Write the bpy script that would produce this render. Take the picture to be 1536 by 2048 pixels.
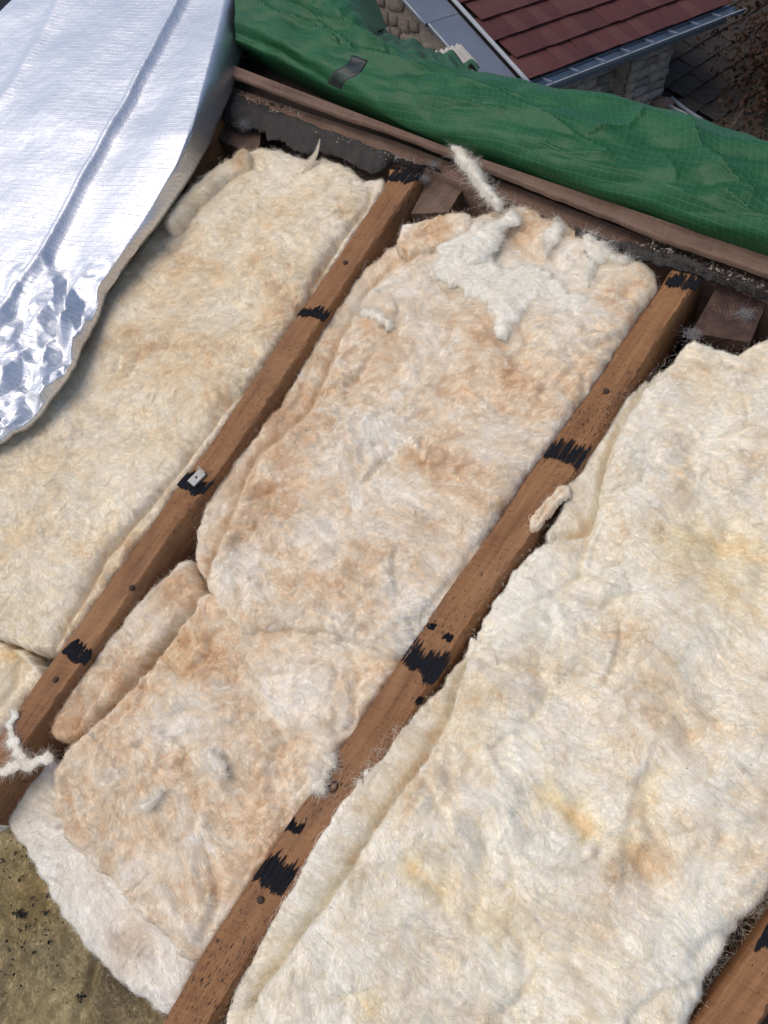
import bpy, math, random
import numpy as np
from mathutils import Vector, Matrix
random.seed(7); rng = np.random.default_rng(7)
sc = bpy.context.scene
for o in list(bpy.data.objects): bpy.data.objects.remove(o)

# ------------------------------------------------------------------ camera
F, CX, CY = 1500.0, 768.0, 1024.0            # focal length and centre in photo pixels (1536 x 2048)
H_ROOF = 0.90                                # camera to roof plane, metres
CAM = np.array([0, 0, 6.6])
g = np.array([823 - CX, 2275 - CY, F]); g /= np.linalg.norm(g)      # straight down, camera axes (x right, y down, z forward)
zc = np.array([0, 0, 1.0]); yw = zc - (zc @ g) * g; yw /= np.linalg.norm(yw)
xw = np.cross(yw, -g)
R = np.array([xw, yw, -g])                   # camera axes -> world
def ray(px, py):
    return R @ np.array([(px - CX) / F, (py - CY) / F, 1.0])
cd = bpy.data.cameras.new('camera'); cam = bpy.data.objects.new('camera', cd); sc.collection.objects.link(cam)
cd.sensor_fit = 'VERTICAL'; cd.sensor_height = 36; cd.lens = F / 2048 * 36; cd.clip_start = 0.02; cd.clip_end = 500
Rb = R @ np.diag([1, -1, -1])
sc.cycles.max_bounces = 10; sc.cycles.diffuse_bounces = 6; sc.cycles.glossy_bounces = 4
cam.matrix_world = Matrix.Translation(Vector(CAM)) @ Matrix(Rb.tolist()).to_4x4()
sc.camera = cam

# ------------------------------------------------------------------ light
world = bpy.data.worlds.new('World'); sc.world = world; world.use_nodes = True
wn = world.node_tree; bg = wn.nodes['Background']
sky = wn.nodes.new('ShaderNodeTexSky'); sky.sky_type = 'NISHITA'; sky.sun_disc = False
SUN_EL, SUN_AZ = math.radians(58), math.radians(-100)      # azimuth from +Y towards +X
sky.sun_elevation = SUN_EL; sky.sun_rotation = SUN_AZ
sky.air_density = 1.0; sky.dust_density = 3.0; sky.ozone_density = 1.0
wn.links.new(sky.outputs[0], bg.inputs[0]); bg.inputs[1].default_value = 0.118
sl = bpy.data.lights.new('sun', 'SUN'); sun = bpy.data.objects.new('sun', sl); sc.collection.objects.link(sun)
sl.energy = 0.9; sl.angle = math.radians(55); sl.color = (1.0, 0.93, 0.84)
sd = Vector((math.sin(SUN_AZ) * math.cos(SUN_EL), math.cos(SUN_AZ) * math.cos(SUN_EL), math.sin(SUN_EL)))
sun.rotation_euler = (-sd).to_track_quat('-Z', 'Y').to_euler()
sc.view_settings.view_transform = 'Standard'; sc.view_settings.look = 'None'
sc.view_settings.exposure = 0.33; sc.view_settings.gamma = 1.0; sc.view_settings.use_curve_mapping = False

# ------------------------------------------------------------------ roof frame: u along the battens, v up the rafters, w out of the roof
nrm = R @ np.array([0.23371, 0.42941, 0.87234]); nrm /= np.linalg.norm(nrm)
def _hit(px, py, h=0.0):
    r = ray(px, py); return CAM + r * (H_ROOF - h) / (r @ nrm)
_v = _hit(1325, 545) - _hit(515, 1730); _v /= np.linalg.norm(_v)
_w = -nrm; _u = np.cross(_v, _w)
O = _hit(768, 1024)
RF = np.array([_u, _v, _w])
ROOF = Matrix.Translation(Vector(O)) @ Matrix(RF.T.tolist()).to_4x4()
def uv(px, py, h=0.0):
    q = RF @ (_hit(px, py, h) - O); return np.array([q[0], q[1], h])
def uvs(pts, h=0.0):
    return np.array([uv(p[0], p[1], p[2] if len(p) > 2 else h) for p in pts])

# ------------------------------------------------------------------ numpy noise
def _hash(ix, iy, s):
    n = (ix.astype(np.int64) * 374761393 + iy.astype(np.int64) * 668265263 + s * 974711) & 0xffffffff
    n = ((n ^ (n >> 13)) * 1274126177) & 0xffffffff
    return (n ^ (n >> 16)) & 0xffff
def perlin(x, y, s=0):
    x = np.asarray(x, float); y = np.asarray(y, float)
    ix, iy = np.floor(x), np.floor(y); fx, fy = x - ix, y - iy
    def gr(a, b):
        t = _hash(ix + a, iy + b, s) * (2 * np.pi / 65536); return np.cos(t) * (fx - a) + np.sin(t) * (fy - b)
    sx = fx * fx * fx * (fx * (fx * 6 - 15) + 10); sy = fy * fy * fy * (fy * (fy * 6 - 15) + 10)
    a = gr(0, 0) * (1 - sx) + gr(1, 0) * sx; b = gr(0, 1) * (1 - sx) + gr(1, 1) * sx
    return (a * (1 - sy) + b * sy) * 1.5
def fbm(x, y, s=0, o=4, g_=0.5):
    t = 0; a = 1
    for k in range(o): t = t + a * perlin(x * 2 ** k, y * 2 ** k, s + k * 17); a *= g_
    return t
def ridged(x, y, s=0, o=3):
    t = 0; a = 1
    for k in range(o): t = t + a * (1 - np.abs(perlin(x * 2 ** k, y * 2 ** k, s + k * 31)) * 1.6); a *= .5
    return t / 1.75
def sstep(a, b, x):
    t = np.clip((x - a) / (b - a), 0, 1); return t * t * (3 - 2 * t)

# ------------------------------------------------------------------ object helpers
def link(o): sc.collection.objects.link(o); return o
def tag(o, label=None, cat=None, group=None, kind=None):
    if label: o['label'] = label
    if cat: o['category'] = cat
    if group: o['group'] = group
    if kind: o['kind'] = kind
    return o
def empty(name, mw=None):
    o = link(bpy.data.objects.new(name, None)); o.empty_display_size = .05
    if mw is not None: o.matrix_world = mw
    return o
def mesh_data(name, V, Fc, smooth=True, uvl=None, mat=None):
    me = bpy.data.meshes.new(name); V = np.asarray(V, float)
    me.from_pydata(V.tolist(), [], [list(map(int, f)) for f in Fc])
    if smooth: me.polygons.foreach_set('use_smooth', [True] * len(me.polygons))
    if uvl is not None:
        l = me.uv_layers.new(name='UVMap'); vi = np.empty(len(me.loops), int); me.loops.foreach_get('vertex_index', vi)
        l.data.foreach_set('uv', np.asarray(uvl, float)[vi].ravel())
    if mat: me.materials.append(mat)
    me.update(); return me
def obj(name, V, Fc, mat, parent=None, frame=None, smooth=True, uvl=None):
    """parent: child of that object, in its space; frame: matrix_world of a top-level object"""
    o = link(bpy.data.objects.new(name, mesh_data(name, V, Fc, smooth, uvl, mat)))
    if parent is not None: o.parent = parent
    elif frame is not None: o.matrix_world = frame
    return o
def gridf(nr, nc, off=0, flip=False):
    i = np.arange(nr * nc).reshape(nr, nc)
    q = np.stack([i[:-1, :-1], i[:-1, 1:], i[1:, 1:], i[1:, :-1]], -1).reshape(-1, 4) + off
    return q[:, ::-1] if flip else q
def sheet(P, thick, down):
    """closed thin sheet from a grid of points"""
    nr, nc = P.shape[:2]; A = P.reshape(-1, 3); B = A + np.asarray(down) * thick; n = nr * nc
    Fc = gridf(nr, nc).tolist() + gridf(nr, nc, n, True).tolist()
    i = np.arange(n).reshape(nr, nc)
    loop = np.concatenate([i[0, :], i[1:, -1], i[-1, -2::-1], i[-2:0:-1, 0]])
    for a, b in zip(loop, np.roll(loop, -1)): Fc.append([b, a, a + n, b + n])
    return np.vstack([A, B]), Fc
def lerp_poly(pts, n):
    pts = np.asarray(pts, float); d = np.r_[0, np.cumsum(np.linalg.norm(np.diff(pts[:, :2], axis=0), axis=1))]
    t = np.linspace(0, d[-1], n); return np.stack([np.interp(t, d, pts[:, k]) for k in range(pts.shape[1])], 1)
def smooth_poly(p, it=3):
    p = p.copy()
    for _ in range(it): p[1:-1] = .25 * p[:-2] + .5 * p[1:-1] + .25 * p[2:]
    return p
def box(x0, x1, y0, y1, z0, z1):
    V = [(x, y, z) for z in (z0, z1) for x, y in ((x0, y0), (x1, y0), (x1, y1), (x0, y1))]
    return V, [(3, 2, 1, 0), (4, 5, 6, 7), (0, 1, 5, 4), (1, 2, 6, 5), (2, 3, 7, 6), (3, 0, 4, 7)]
def bbox_bev(x0, x1, y0, y1, z0, z1, b):
    """box with its top edges bevelled"""
    V = [(x0, y0, z0), (x1, y0, z0), (x1, y1, z0), (x0, y1, z0), (x0, y0, z1 - b), (x1, y0, z1 - b), (x1, y1, z1 - b), (x0, y1, z1 - b),
         (x0 + b, y0 + b, z1), (x1 - b, y0 + b, z1), (x1 - b, y1 - b, z1), (x0 + b, y1 - b, z1)]
    Fc = [(3, 2, 1, 0), (8, 9, 10, 11)]
    for a in (0, 4):
        for k in range(4): Fc.append((a + k, a + (k + 1) % 4, a + 4 + (k + 1) % 4, a + 4 + k))
    return V, Fc
def merge(items):
    V, Fc = [], []
    for v, f in items:
        k = len(V); V.extend([tuple(map(float, q)) for q in v]); Fc.extend([[i + k for i in q] for q in f])
    return V, Fc
def tube(pts, rad, n=6, cap=True):
    pts = np.asarray(pts, float); m = len(pts); rad = np.broadcast_to(rad, m); V = []
    T = np.gradient(pts, axis=0); T /= np.linalg.norm(T, axis=1)[:, None] + 1e-9
    up = np.array([.31, .17, .93]); 
    for k in range(m):
        a = np.cross(T[k], up); a /= np.linalg.norm(a) + 1e-9; b = np.cross(T[k], a)
        for j in range(n):
            t = 2 * math.pi * j / n; V.append(pts[k] + rad[k] * (a * math.cos(t) + b * math.sin(t)))
    Fc = [(k * n + j, k * n + (j + 1) % n, (k + 1) * n + (j + 1) % n, (k + 1) * n + j) for k in range(m - 1) for j in range(n)]
    if cap: Fc += [tuple(range(n))[::-1], tuple(range((m - 1) * n, m * n))]
    return V, Fc

# ------------------------------------------------------------------ material helpers
class NT:
    def __init__(s, name):
        s.m = bpy.data.materials.new(name); s.m.use_nodes = True; s.t = s.m.node_tree; s.p = s.t.nodes['Principled BSDF']
    def n(s, ty, ins=None, **kw):
        x = s.t.nodes.new(ty)
        for k, v in kw.items(): setattr(x, k, v)
        for k, v in (ins or {}).items(): s.set(x.inputs[k], v)
        return x
    def set(s, sock, v):
        if hasattr(v, 'is_output'): s.t.links.new(v, sock)
        elif hasattr(v, 'outputs'): s.t.links.new(v.outputs[0], sock)
        else:
            try: sock.default_value = v
            except Exception: sock.default_value = (*v, 1.0)
    def math(s, op, a, b=0.0, c=None):
        x = s.n('ShaderNodeMath', operation=op); s.set(x.inputs[0], a); s.set(x.inputs[1], b)
        if c is not None: s.set(x.inputs[2], c)
        return x.outputs[0]
    def vmath(s, op, a, b):
        x = s.n('ShaderNodeVectorMath', operation=op); s.set(x.inputs[0], a)
        if op == 'SCALE': s.set(x.inputs['Scale'], b)
        else: s.set(x.inputs[1], b)
        return x.outputs[0]
    def noise(s, vec, scale, detail=3, rough=.55, dist=0.0, col=False, kind='FBM'):
        x = s.n('ShaderNodeTexNoise', {'Scale': scale, 'Detail': detail, 'Roughness': rough, 'Distortion': dist}); x.noise_type = kind
        s.set(x.inputs['Vector'], vec); return x.outputs[1 if col else 0]
    def ramp(s, fac, stops):
        x = s.n('ShaderNodeValToRGB'); e = x.color_ramp.elements
        while len(e) < len(stops): e.new(.5)
        for k, (p, c) in enumerate(stops):
            e[k].position = p; e[k].color = (*c, 1) if not isinstance(c, (int, float)) else (c, c, c, 1)
        s.set(x.inputs[0], fac); return x.outputs[0]
    def mix(s, fac, a, b, mode='MIX'):
        x = s.n('ShaderNodeMix', data_type='RGBA', blend_type=mode)
        s.set(x.inputs['Factor'], fac); s.set(x.inputs['A'] if False else x.inputs[6], a); s.set(x.inputs[7], b); return x.outputs[2]
    def map(s, vec, scale=(1, 1, 1), rot=(0, 0, 0), loc=(0, 0, 0)):
        x = s.n('ShaderNodeMapping'); s.set(x.inputs[0], vec); x.inputs[1].default_value = loc; x.inputs[2].default_value = rot; x.inputs[3].default_value = scale; return x.outputs[0]
    def bump(s, h, strength=.5, dist=.002, prev=None):
        x = s.n('ShaderNodeBump', {'Strength': strength, 'Distance': dist}); s.set(x.inputs['Height'], h)
        if prev is not None: s.set(x.inputs['Normal'], prev)
        return x.outputs[0]
    def out(s, col=None, rough=None, normal=None, **kw):
        if col is not None: s.set(s.p.inputs['Base Color'], col)
        if rough is not None: s.set(s.p.inputs['Roughness'], rough)
        if normal is not None: s.set(s.p.inputs['Normal'], normal)
        for k, v in kw.items(): s.set(s.p.inputs[k], v)
        return s.m
def plain(name, col, rough=.7, var=.15, scale=20, bump=.3, bdist=.002, metallic=0.0, detail=5, spec=.25):
    q = NT(name); tc = q.n('ShaderNodeTexCoord').outputs['Object']; a = q.noise(tc, scale, detail)
    b = q.noise(tc, scale * 7, 3)
    f = q.math('MULTIPLY_ADD', a, 2 * var, 1 - var); f = q.math('MULTIPLY', f, q.math('MULTIPLY_ADD', b, var, 1 - var / 2))
    c = q.vmath('SCALE', q.n('ShaderNodeRGB').outputs[0], f); c.node.inputs[0].links[0].from_node.outputs[0].default_value = (*col, 1)
    return q.out(c, rough, q.bump(q.math('ADD', a, b), bump, bdist), Metallic=metallic, **{'Specular IOR Level': spec})

def wool(name, white, cream, tan, bias=0.0, seed=0.0, streak_rot=0.4, dirt=False, contrast=1.0, bmp=.5, hair=False):
    q = NT(name); P = q.n('ShaderNodeTexCoord').outputs['Object']
    P0 = q.map(P, loc=(seed, seed * 1.7, 0))
    wv = q.noise(P0, 4.5, 2, col=True); off = q.vmath('SCALE', q.vmath('SUBTRACT', wv, (.5, .5, .5)), .20)
    Pw = q.vmath('ADD', P0, off)
    wv2 = q.noise(P0, 20, 3, col=True); off2 = q.vmath('SCALE', q.vmath('SUBTRACT', wv2, (.5, .5, .5)), .030)
    Ps = q.vmath('ADD', Pw, off2)
    n1 = q.noise(Pw, 8.5, 7, .62); n2 = q.noise(q.map(Pw, (9, 34, 20), (0, 0, streak_rot)), 1, 5, .62); n3 = q.noise(P0, 2.6, 3, .5)
    s1 = q.noise(q.map(Ps, (13, 330, 60), (0, 0, streak_rot)), 1, 4, .6)
    s2 = q.noise(q.map(Ps, (15, 300, 60), (0, 0, streak_rot + .9)), 1, 4, .6)
    st = q.mix(q.ramp(q.noise(P0, 11, 2), [(.36, 0.), (.64, 1.)]), s1, s2)
    fine = q.noise(Ps, 330, 3, .7)
    f = q.math('MULTIPLY_ADD', n2, .5, q.math('MULTIPLY_ADD', n3, .45, q.math('MULTIPLY', n1, .85)))
    f = q.math('MULTIPLY_ADD', q.math('ADD', st, -.5), .42, f)
    f = q.math('MULTIPLY_ADD', q.math('ADD', f, -.9), contrast, .5 + bias)
    n4 = q.noise(Ps, 46, 4, .6); f = q.math('MULTIPLY_ADD', q.math('ADD', n4, -.5), .6, f)
    at = q.n('ShaderNodeAttribute', attribute_name='stain'); sx = q.n('ShaderNodeSeparateColor'); q.set(sx.inputs[0], at.outputs['Color'])
    f = q.math('SUBTRACT', q.math('ADD', f, sx.outputs[1]), sx.outputs[0])
    yel = sx.outputs[2]
    c = q.ramp(f, [(.20, white), (.42, tuple(.5 * (a + b) for a, b in zip(white, cream))), (.58, cream), (.80, tan)])
    c = q.mix(yel, c, q.vmath('MULTIPLY', c, (1.0, .90, .66)))
    spk = q.ramp(q.noise(P0, 150, 2, .5), [(.765, 0.), (.785, .8)]); c = q.mix(spk, c, (.05, .04, .03, 1))
    k = q.math('MULTIPLY_ADD', st, .75, q.math('MULTIPLY_ADD', fine, .34, .47))
    c = q.vmath('SCALE', c, k)
    if dirt:
        d1 = q.ramp(q.noise(P0, 130, 3, .75), [(.63, 0.), (.68, 1.)]); d2 = q.ramp(q.noise(P0, 9, 4, .6), [(.40, 0.), (.62, 1.)])
        c = q.mix(q.math('MULTIPLY', d1, .85), c, (.02, .018, .012, 1)); c = q.mix(q.math('MULTIPLY', d2, .40), c, (.12, .09, .05, 1))
    h = q.math('MULTIPLY_ADD', st, 1.0, q.math('MULTIPLY_ADD', fine, .30, q.math('MULTIPLY_ADD', n2, .7, q.math('MULTIPLY', n4, .8))))
    if hair:
        q2 = q; d = q.n('ShaderNodeBsdfDiffuse', {'Color': c}); t = q.n('ShaderNodeBsdfTranslucent', {'Color': c}); mx = q.n('ShaderNodeMixShader', {0: .45, 1: d, 2: t})
        q.t.links.new(mx.outputs[0], q.t.nodes['Material Output'].inputs[0]); return q.m
    return q.out(c, .95, q.bump(h, bmp, .0065), **{'Specular IOR Level': .08, 'Subsurface Weight': .35, 'Subsurface Radius': (1.0, .8, .6), 'Subsurface Scale': .006})
WH = (.82, .78, .70)
M = {}
M['wool_a'] = wool('cream_wool', (.88, .825, .71), (.84, .73, .55), (.71, .545, .365), -.05, 0.0, 1.1, contrast=1.25)
M['wool_a_h'] = wool('fibre_of_cream_wool', (.88, .825, .71), (.84, .73, .55), (.71, .545, .365), -.05, 0.0, 1.1, contrast=1.25, hair=True)
M['wool_c'] = wool('peach_wool', (.88, .84, .76), (.82, .70, .54), (.70, .51, .33), .045, 3.1, .3, contrast=1.15)
M['wool_c_h'] = wool('fibre_of_peach_wool', (.88, .84, .76), (.82, .70, .54), (.70, .51, .33), .045, 3.1, .3, contrast=1.15, hair=True)
M['wool_d'] = wool('pale_wool', (.88, .855, .77), (.845, .77, .635), (.735, .60, .435), -.04, 6.3, .9, contrast=1.35)
M['wool_d_h'] = wool('fibre_of_pale_wool', (.88, .855, .77), (.845, .77, .635), (.735, .60, .435), -.04, 6.3, .9, contrast=1.35, hair=True)
M['wool_w'] = wool('white_wool', (.89, .87, .82), (.85, .805, .73), (.74, .65, .54), -.22, 9.2, .5, contrast=.8)
M['wool_w_h'] = wool('fibre_of_white_wool', (.89, .87, .82), (.85, .805, .73), (.74, .65, .54), -.22, 9.2, .5, contrast=.8, hair=True)
M['wool_t'] = wool('tuft_wool', (.88, .855, .785), (.845, .785, .68), (.71, .59, .45), -.09, 18.0, .7)
M['wool_t_h'] = wool('fibre_of_tuft_wool', (.88, .855, .785), (.845, .785, .68), (.71, .59, .45), -.09, 18.0, .7, hair=True)
M['wool_p'] = wool('pink_wool', (.74, .66, .60), (.62, .48, .40), (.50, .36, .28), .0, 12.2, .8)
M['wool_p_h'] = wool('fibre_of_pink_wool', (.74, .66, .60), (.62, .48, .40), (.50, .36, .28), .0, 12.2, .8, hair=True)
M['wool_y'] = wool('old_yellow_wool', (.62, .53, .33), (.48, .40, .23), (.25, .20, .125), .05, 15.0, .6, dirt=True, contrast=1.3)
M['wool_y_h'] = wool('fibre_of_old_yellow_wool', (.62, .53, .33), (.48, .40, .23), (.25, .20, .125), .05, 15.0, .6, dirt=True, contrast=1.3, hair=True)

def wood(name, c0, c1, dark, speck=.5, rough=.75, grain=1.0):
    q = NT(name); U = q.n('ShaderNodeTexCoord').outputs['UV']
    ob = q.n('ShaderNodeObjectInfo').outputs['Random']
    Uo = q.vmath('ADD', U, q.n('ShaderNodeCombineXYZ', {0: q.math('MULTIPLY', ob, 13.7), 1: q.math('MULTIPLY', ob, 5.1)}).outputs[0])
    wob = q.noise(Uo, 6, 2, col=True); Uw = q.vmath('ADD', Uo, q.vmath('SCALE', wob, .008))
    g1 = q.noise(q.map(Uw, (9, 300, 1)), 1, 5, .6); g2 = q.noise(q.map(Uw, (3.2, 70, 1)), 1, 4, .55)
    saw = q.noise(q.map(Uo, (330, 14, 1), (0, 0, .25)), 1, 2, .5)
    big = q.noise(Uo, 11, 5, .65); 
    f = q.math('MULTIPLY_ADD', g1, .55 * grain, q.math('MULTIPLY_ADD', g2, .5, q.math('MULTIPLY', big, .55)))
    f = q.math('MULTIPLY_ADD', saw, .3, f)
    c = q.ramp(q.math('ADD', f, -.42), [(.22, dark), (.40, c0), (.68, c1)]); wth = q.ramp(q.noise(q.map(Uo, (5, 16, 1)), 1, 5, .65), [(.48, 0.), (.74, .32)]); c = q.mix(wth, c, tuple(.55 * a + .45 * m for a, m in zip(c1, (.26, .20, .15))) + (1,)); dk = q.ramp(q.noise(q.map(Uo, (7, 22, 1), loc=(3, 7, 0)), 1, 5, .65), [(.52, 0.), (.74, .6)]); c = q.mix(dk, c, dark + (1,))
    sp = q.noise(q.map(Uw, (110, 620, 1)), 1, 2, .6); big2 = q.noise(Uo, 5, 3)
    spk = q.ramp(q.math('MULTIPLY_ADD', big2, .35, sp), [(.815, 0.), (.855, 1.)])
    c = q.mix(q.math('MULTIPLY', spk, speck), c, (.02, .016, .013, 1))
    h = q.math('MULTIPLY_ADD', g1, .8, q.math('MULTIPLY_ADD', saw, .6, q.math('MULTIPLY', spk, -.8)))
    return q.out(c, rough, q.bump(h, .6, .0016), **{'Specular IOR Level': .3})
M['rafter'] = wood('orange_softwood', (.200, .090, .038), (.305, .155, .068), (.070, .032, .015), 1.0)
M['board'] = wood('brown_weathered_wood', (.125, .075, .052), (.20, .125, .09), (.04, .023, .017), .5)
M['block'] = wood('grey_brown_wood', (.115, .072, .050), (.18, .12, .085), (.05, .03, .022), .3, .85, .6)
M['tar'] = plain('black_tar', (.009, .010, .014), .85, .4, 90, .8, .002)
M['rust'] = plain('rusty_iron', (.06, .036, .028), .7, .4, 300, .6, .001)
M['tin'] = plain('dull_tin', (.30, .30, .29), .45, .25, 120, .3, .0008, .7)
M['felt'] = plain('grey_felt', (.052, .047, .043), .92, .45, 45, .9, .004)
M['dust'] = plain('grey_dust', (.30, .26, .22), .95, .4, 150, .5)
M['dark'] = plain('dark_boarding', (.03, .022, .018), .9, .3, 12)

def tarp_mat():
    q = NT('green_tarpaulin'); U = q.n('ShaderNodeTexCoord').outputs['UV']; P = q.n('ShaderNodeTexCoord').outputs['Object']
    sp = q.n('ShaderNodeSeparateXYZ', {0: q.map(U, (1, 1, 1), (0, 0, .10))})
    def line(v, pitch, w):
        t = q.math('FRACT', q.math('DIVIDE', v, pitch)); t = q.math('ABSOLUTE', q.math('ADD', t, -.5))
        return q.ramp(t, [(.5 - w * 1.6, 0.), (.5 - w * .5, 1.)])
    a = line(sp.outputs[0], .0125, .03); b = line(sp.outputs[1], .0125, .03)
    ln = q.math('MAXIMUM', a, b); big = q.noise(P, 9, 4, .6); fine = q.noise(P, 160, 3, .6)
    c = q.ramp(big, [(.3, (.012, .074, .026)), (.7, (.020, .104, .040))])
    c = q.mix(q.math('MULTIPLY', ln, .36), c, (.11, .25, .16, 1))
    dust = q.ramp(q.noise(P, 5, 6, .68), [(.55, 0.), (.80, .06)]); c = q.mix(dust, c, (.15, .19, .16, 1))
    wr = q.noise(q.map(P, (30, 55, 30), (0, 0, .5)), 1, 4, .6, .6)
    h = q.math('MULTIPLY_ADD', ln, .25, q.math('MULTIPLY_ADD', wr, .9, q.math('MULTIPLY', fine, .2)))
    return q.out(c, q.math('MULTIPLY_ADD', big, .25, .30), q.bump(h, .4, .003), **{'Specular IOR Level': .22})
M['tarp'] = tarp_mat()
q = NT('worn_black_patch'); P_ = q.n('ShaderNodeTexCoord').outputs['Object']; a_ = q.noise(P_, 45, 5, .65)
M['strap'] = q.out(q.ramp(a_, [(.40, (.007, .009, .009)), (.56, (.016, .022, .021)), (.66, (.012, .055, .028))]), q.ramp(a_, [(.3, .3), (.7, .6)]), q.bump(a_, .5, .002))

def foil_mat():
    q = NT('silver_foil'); U = q.n('ShaderNodeTexCoord').outputs['UV']; P = q.n('ShaderNodeTexCoord').outputs['Object']
    v = q.n('ShaderNodeTexVoronoi', {'Scale': 300.0}); q.set(v.inputs['Vector'], q.map(U, (1, 1, 1), (0, 0, .5)))
    dot = q.ramp(v.outputs['Distance'], [(.18, 1.), (.34, 0.)])
    sp = q.n('ShaderNodeSeparateXYZ', {0: U}); t = q.math('FRACT', q.math('DIVIDE', sp.outputs[0], .0105)); ln = q.ramp(q.math('ABSOLUTE', q.math('ADD', t, -.5)), [(.43, 0.), (.49, 1.)])
    ln = q.math('MULTIPLY', ln, q.ramp(q.noise(U, 30, 3), [(.34, .25), (.6, 1.)]))
    wr = q.noise(P, 16, 5, .62, .8); big = q.noise(P, 5, 3)
    h = q.math('MULTIPLY_ADD', dot, -.22, q.math('MULTIPLY_ADD', ln, -.28, q.math('MULTIPLY', wr, .55)))
    c = q.mix(q.math('MULTIPLY', dot, .6), (.79, .80, .83, 1), (.36, .38, .43, 1)); c = q.mix(q.math('MULTIPLY', ln, .75), c, (.38, .40, .48, 1))
    return q.out(c, q.math('MULTIPLY_ADD', big, .12, .38), q.bump(h, .5, .003), Metallic=1.0)
M['foil'] = foil_mat()

# ------------------------------------------------------------------ ground and ceiling under the rafters
M['ground'] = plain('garden_ground', (.045, .042, .026), .95, .4, .9, .6, .05)
V, Fc = box(-150, 150, -150, 150, -.4, 0)
tag(obj('ground', V, Fc, M['ground'], smooth=False), kind='structure')
c0 = uv(-900, 2700, -.14); 
V, Fc = box(-1.7, 1.9, -1.5, .72, -.17, -.15)
tag(obj('ceiling', V, Fc, M['dark'], frame=ROOF, smooth=False), kind='structure')

# ------------------------------------------------------------------ rafters
def rafter(Lp, Rp, label, depth=.10, top=0.0, name='rafter', mat='rafter', n=170, seed=0, group='rafters of the open roof', cat='rafter'):
    A = lerp_poly(uvs(Lp, top), n); B = lerp_poly(uvs(Rp, top), n); A = smooth_poly(A, 12); B = smooth_poly(B, 12)
    L = np.linalg.norm(A - A[0], axis=1)
    j = lambda s, a: a * fbm(L * 45, L * 0 + s + seed, seed, 3)
    c = np.array([0, 0, 1.0]); dirn = (B - A) / np.linalg.norm(B - A, axis=1)[:, None]
    bev = .0022 + np.abs(j(1.3, .0022)); bev2 = .003 + np.abs(j(7.7, .004))
    secs = []; wdt = np.linalg.norm(B - A, axis=1)
    # around: left bottom, left side, left arris, top pts, right arris, right side, right bottom
    secs.append((A - c * depth, -depth)); secs.append((A - c * (bev + .001)[:, None], -.003))
    secs.append((A + dirn * bev[:, None], .0))
    for f in (.3, .5, .7): secs.append((A + dirn * (wdt * f)[:, None] + c * j(f * 9, .0006)[:, None], None if False else f))
    secs.append((B - dirn * bev2[:, None], 1.0)); secs.append((B - c * (bev2 + .001)[:, None], 1.05)); secs.append((B - c * depth, 2.))
    P = np.stack([s[0] for s in secs], 1)
    per = np.concatenate([[0], np.cumsum(np.linalg.norm(np.diff(P.mean(0), axis=0), axis=1))])
    UV = np.stack([np.repeat(L[:, None], P.shape[1], 1), np.repeat(per[None], n, 0)], -1).reshape(-1, 2)
    m = P.shape[1]; Fc = gridf(n, m, flip=True).tolist(); Fc += [[(k + 1) * m - 1, k * m + m - 1 if False else (k + 1) * m - 1] for k in range(0)]
    for k in range(n - 1): Fc.append([k * m, k * m + m - 1, (k + 1) * m + m - 1, (k + 1) * m])
    Fc.append(list(range(m))); Fc.append(list(range((n - 1) * m, n * m))[::-1])
    o = obj(name, P.reshape(-1, 3), Fc, M[mat], frame=ROOF, uvl=UV)
    try: o.data.set_sharp_from_angle(angle=math.radians(50))
    except Exception: pass
    return tag(o, label, cat, group)
R1L = [(778, 338), (776, 361), (661, 533), (593, 630), (480, 795), (407, 907), (355, 969), (300, 1050), (208, 1176), (124, 1293), (65, 1371), (0, 1469), (-110, 1630)]
R1R = [(842, 348), (826, 376), (738, 500), (652, 629), (540, 800), (443, 943), (398, 1000), (342, 1072), (262, 1192), (180, 1308), (122, 1390), (52, 1490), (-50, 1645)]
R2L = [(1354, 520), (1320, 573), (1262, 655), (1212, 728), (1174, 787), (1130, 848), (1092, 901), (1046, 963), (988, 1054), (900, 1172), (806, 1312), (714, 1450), (614, 1592), (517, 1735), (410, 1895), (330, 2035), (280, 2120)]
R2R = [(1412, 535), (1380, 588), (1322, 672), (1275, 752), (1240, 812), (1202, 875), (1166, 927), (1118, 992), (1060, 1080), (974, 1200), (882, 1342), (794, 1482), (694, 1622), (600, 1765), (492, 1930), (408, 2070), (360, 2150)]
R3L = [(2180, 890), (1990, 1172), (1800, 1455), (1640, 1695), (1575, 1790), (1514, 1880), (1446, 1971), (1394, 2040), (1310, 2150)]
R3R = [(x + 95, y + 55) for x, y in R3L]
R0R = [(445, 215), (360, 350), (270, 490), (180, 620), (90, 750), (0, 880), (-120, 1050)]
R0L = [(x - 52, y - 24) for x, y in R0R]
r1 = rafter(R1L, R1R, 'slimmer orange rafter between the left bay and the middle bay, with a metal clip', seed=1)
r2 = rafter(R2L, R2R, 'long orange rafter between the peach middle batts and the wide pale batt', seed=5)
r3 = rafter(R3L, R3R, 'short length of rafter showing in the bottom right corner', seed=9)
r0 = rafter(R0L, R0R, 'rafter mostly hidden under the silver foil sheet', seed=13)

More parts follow.
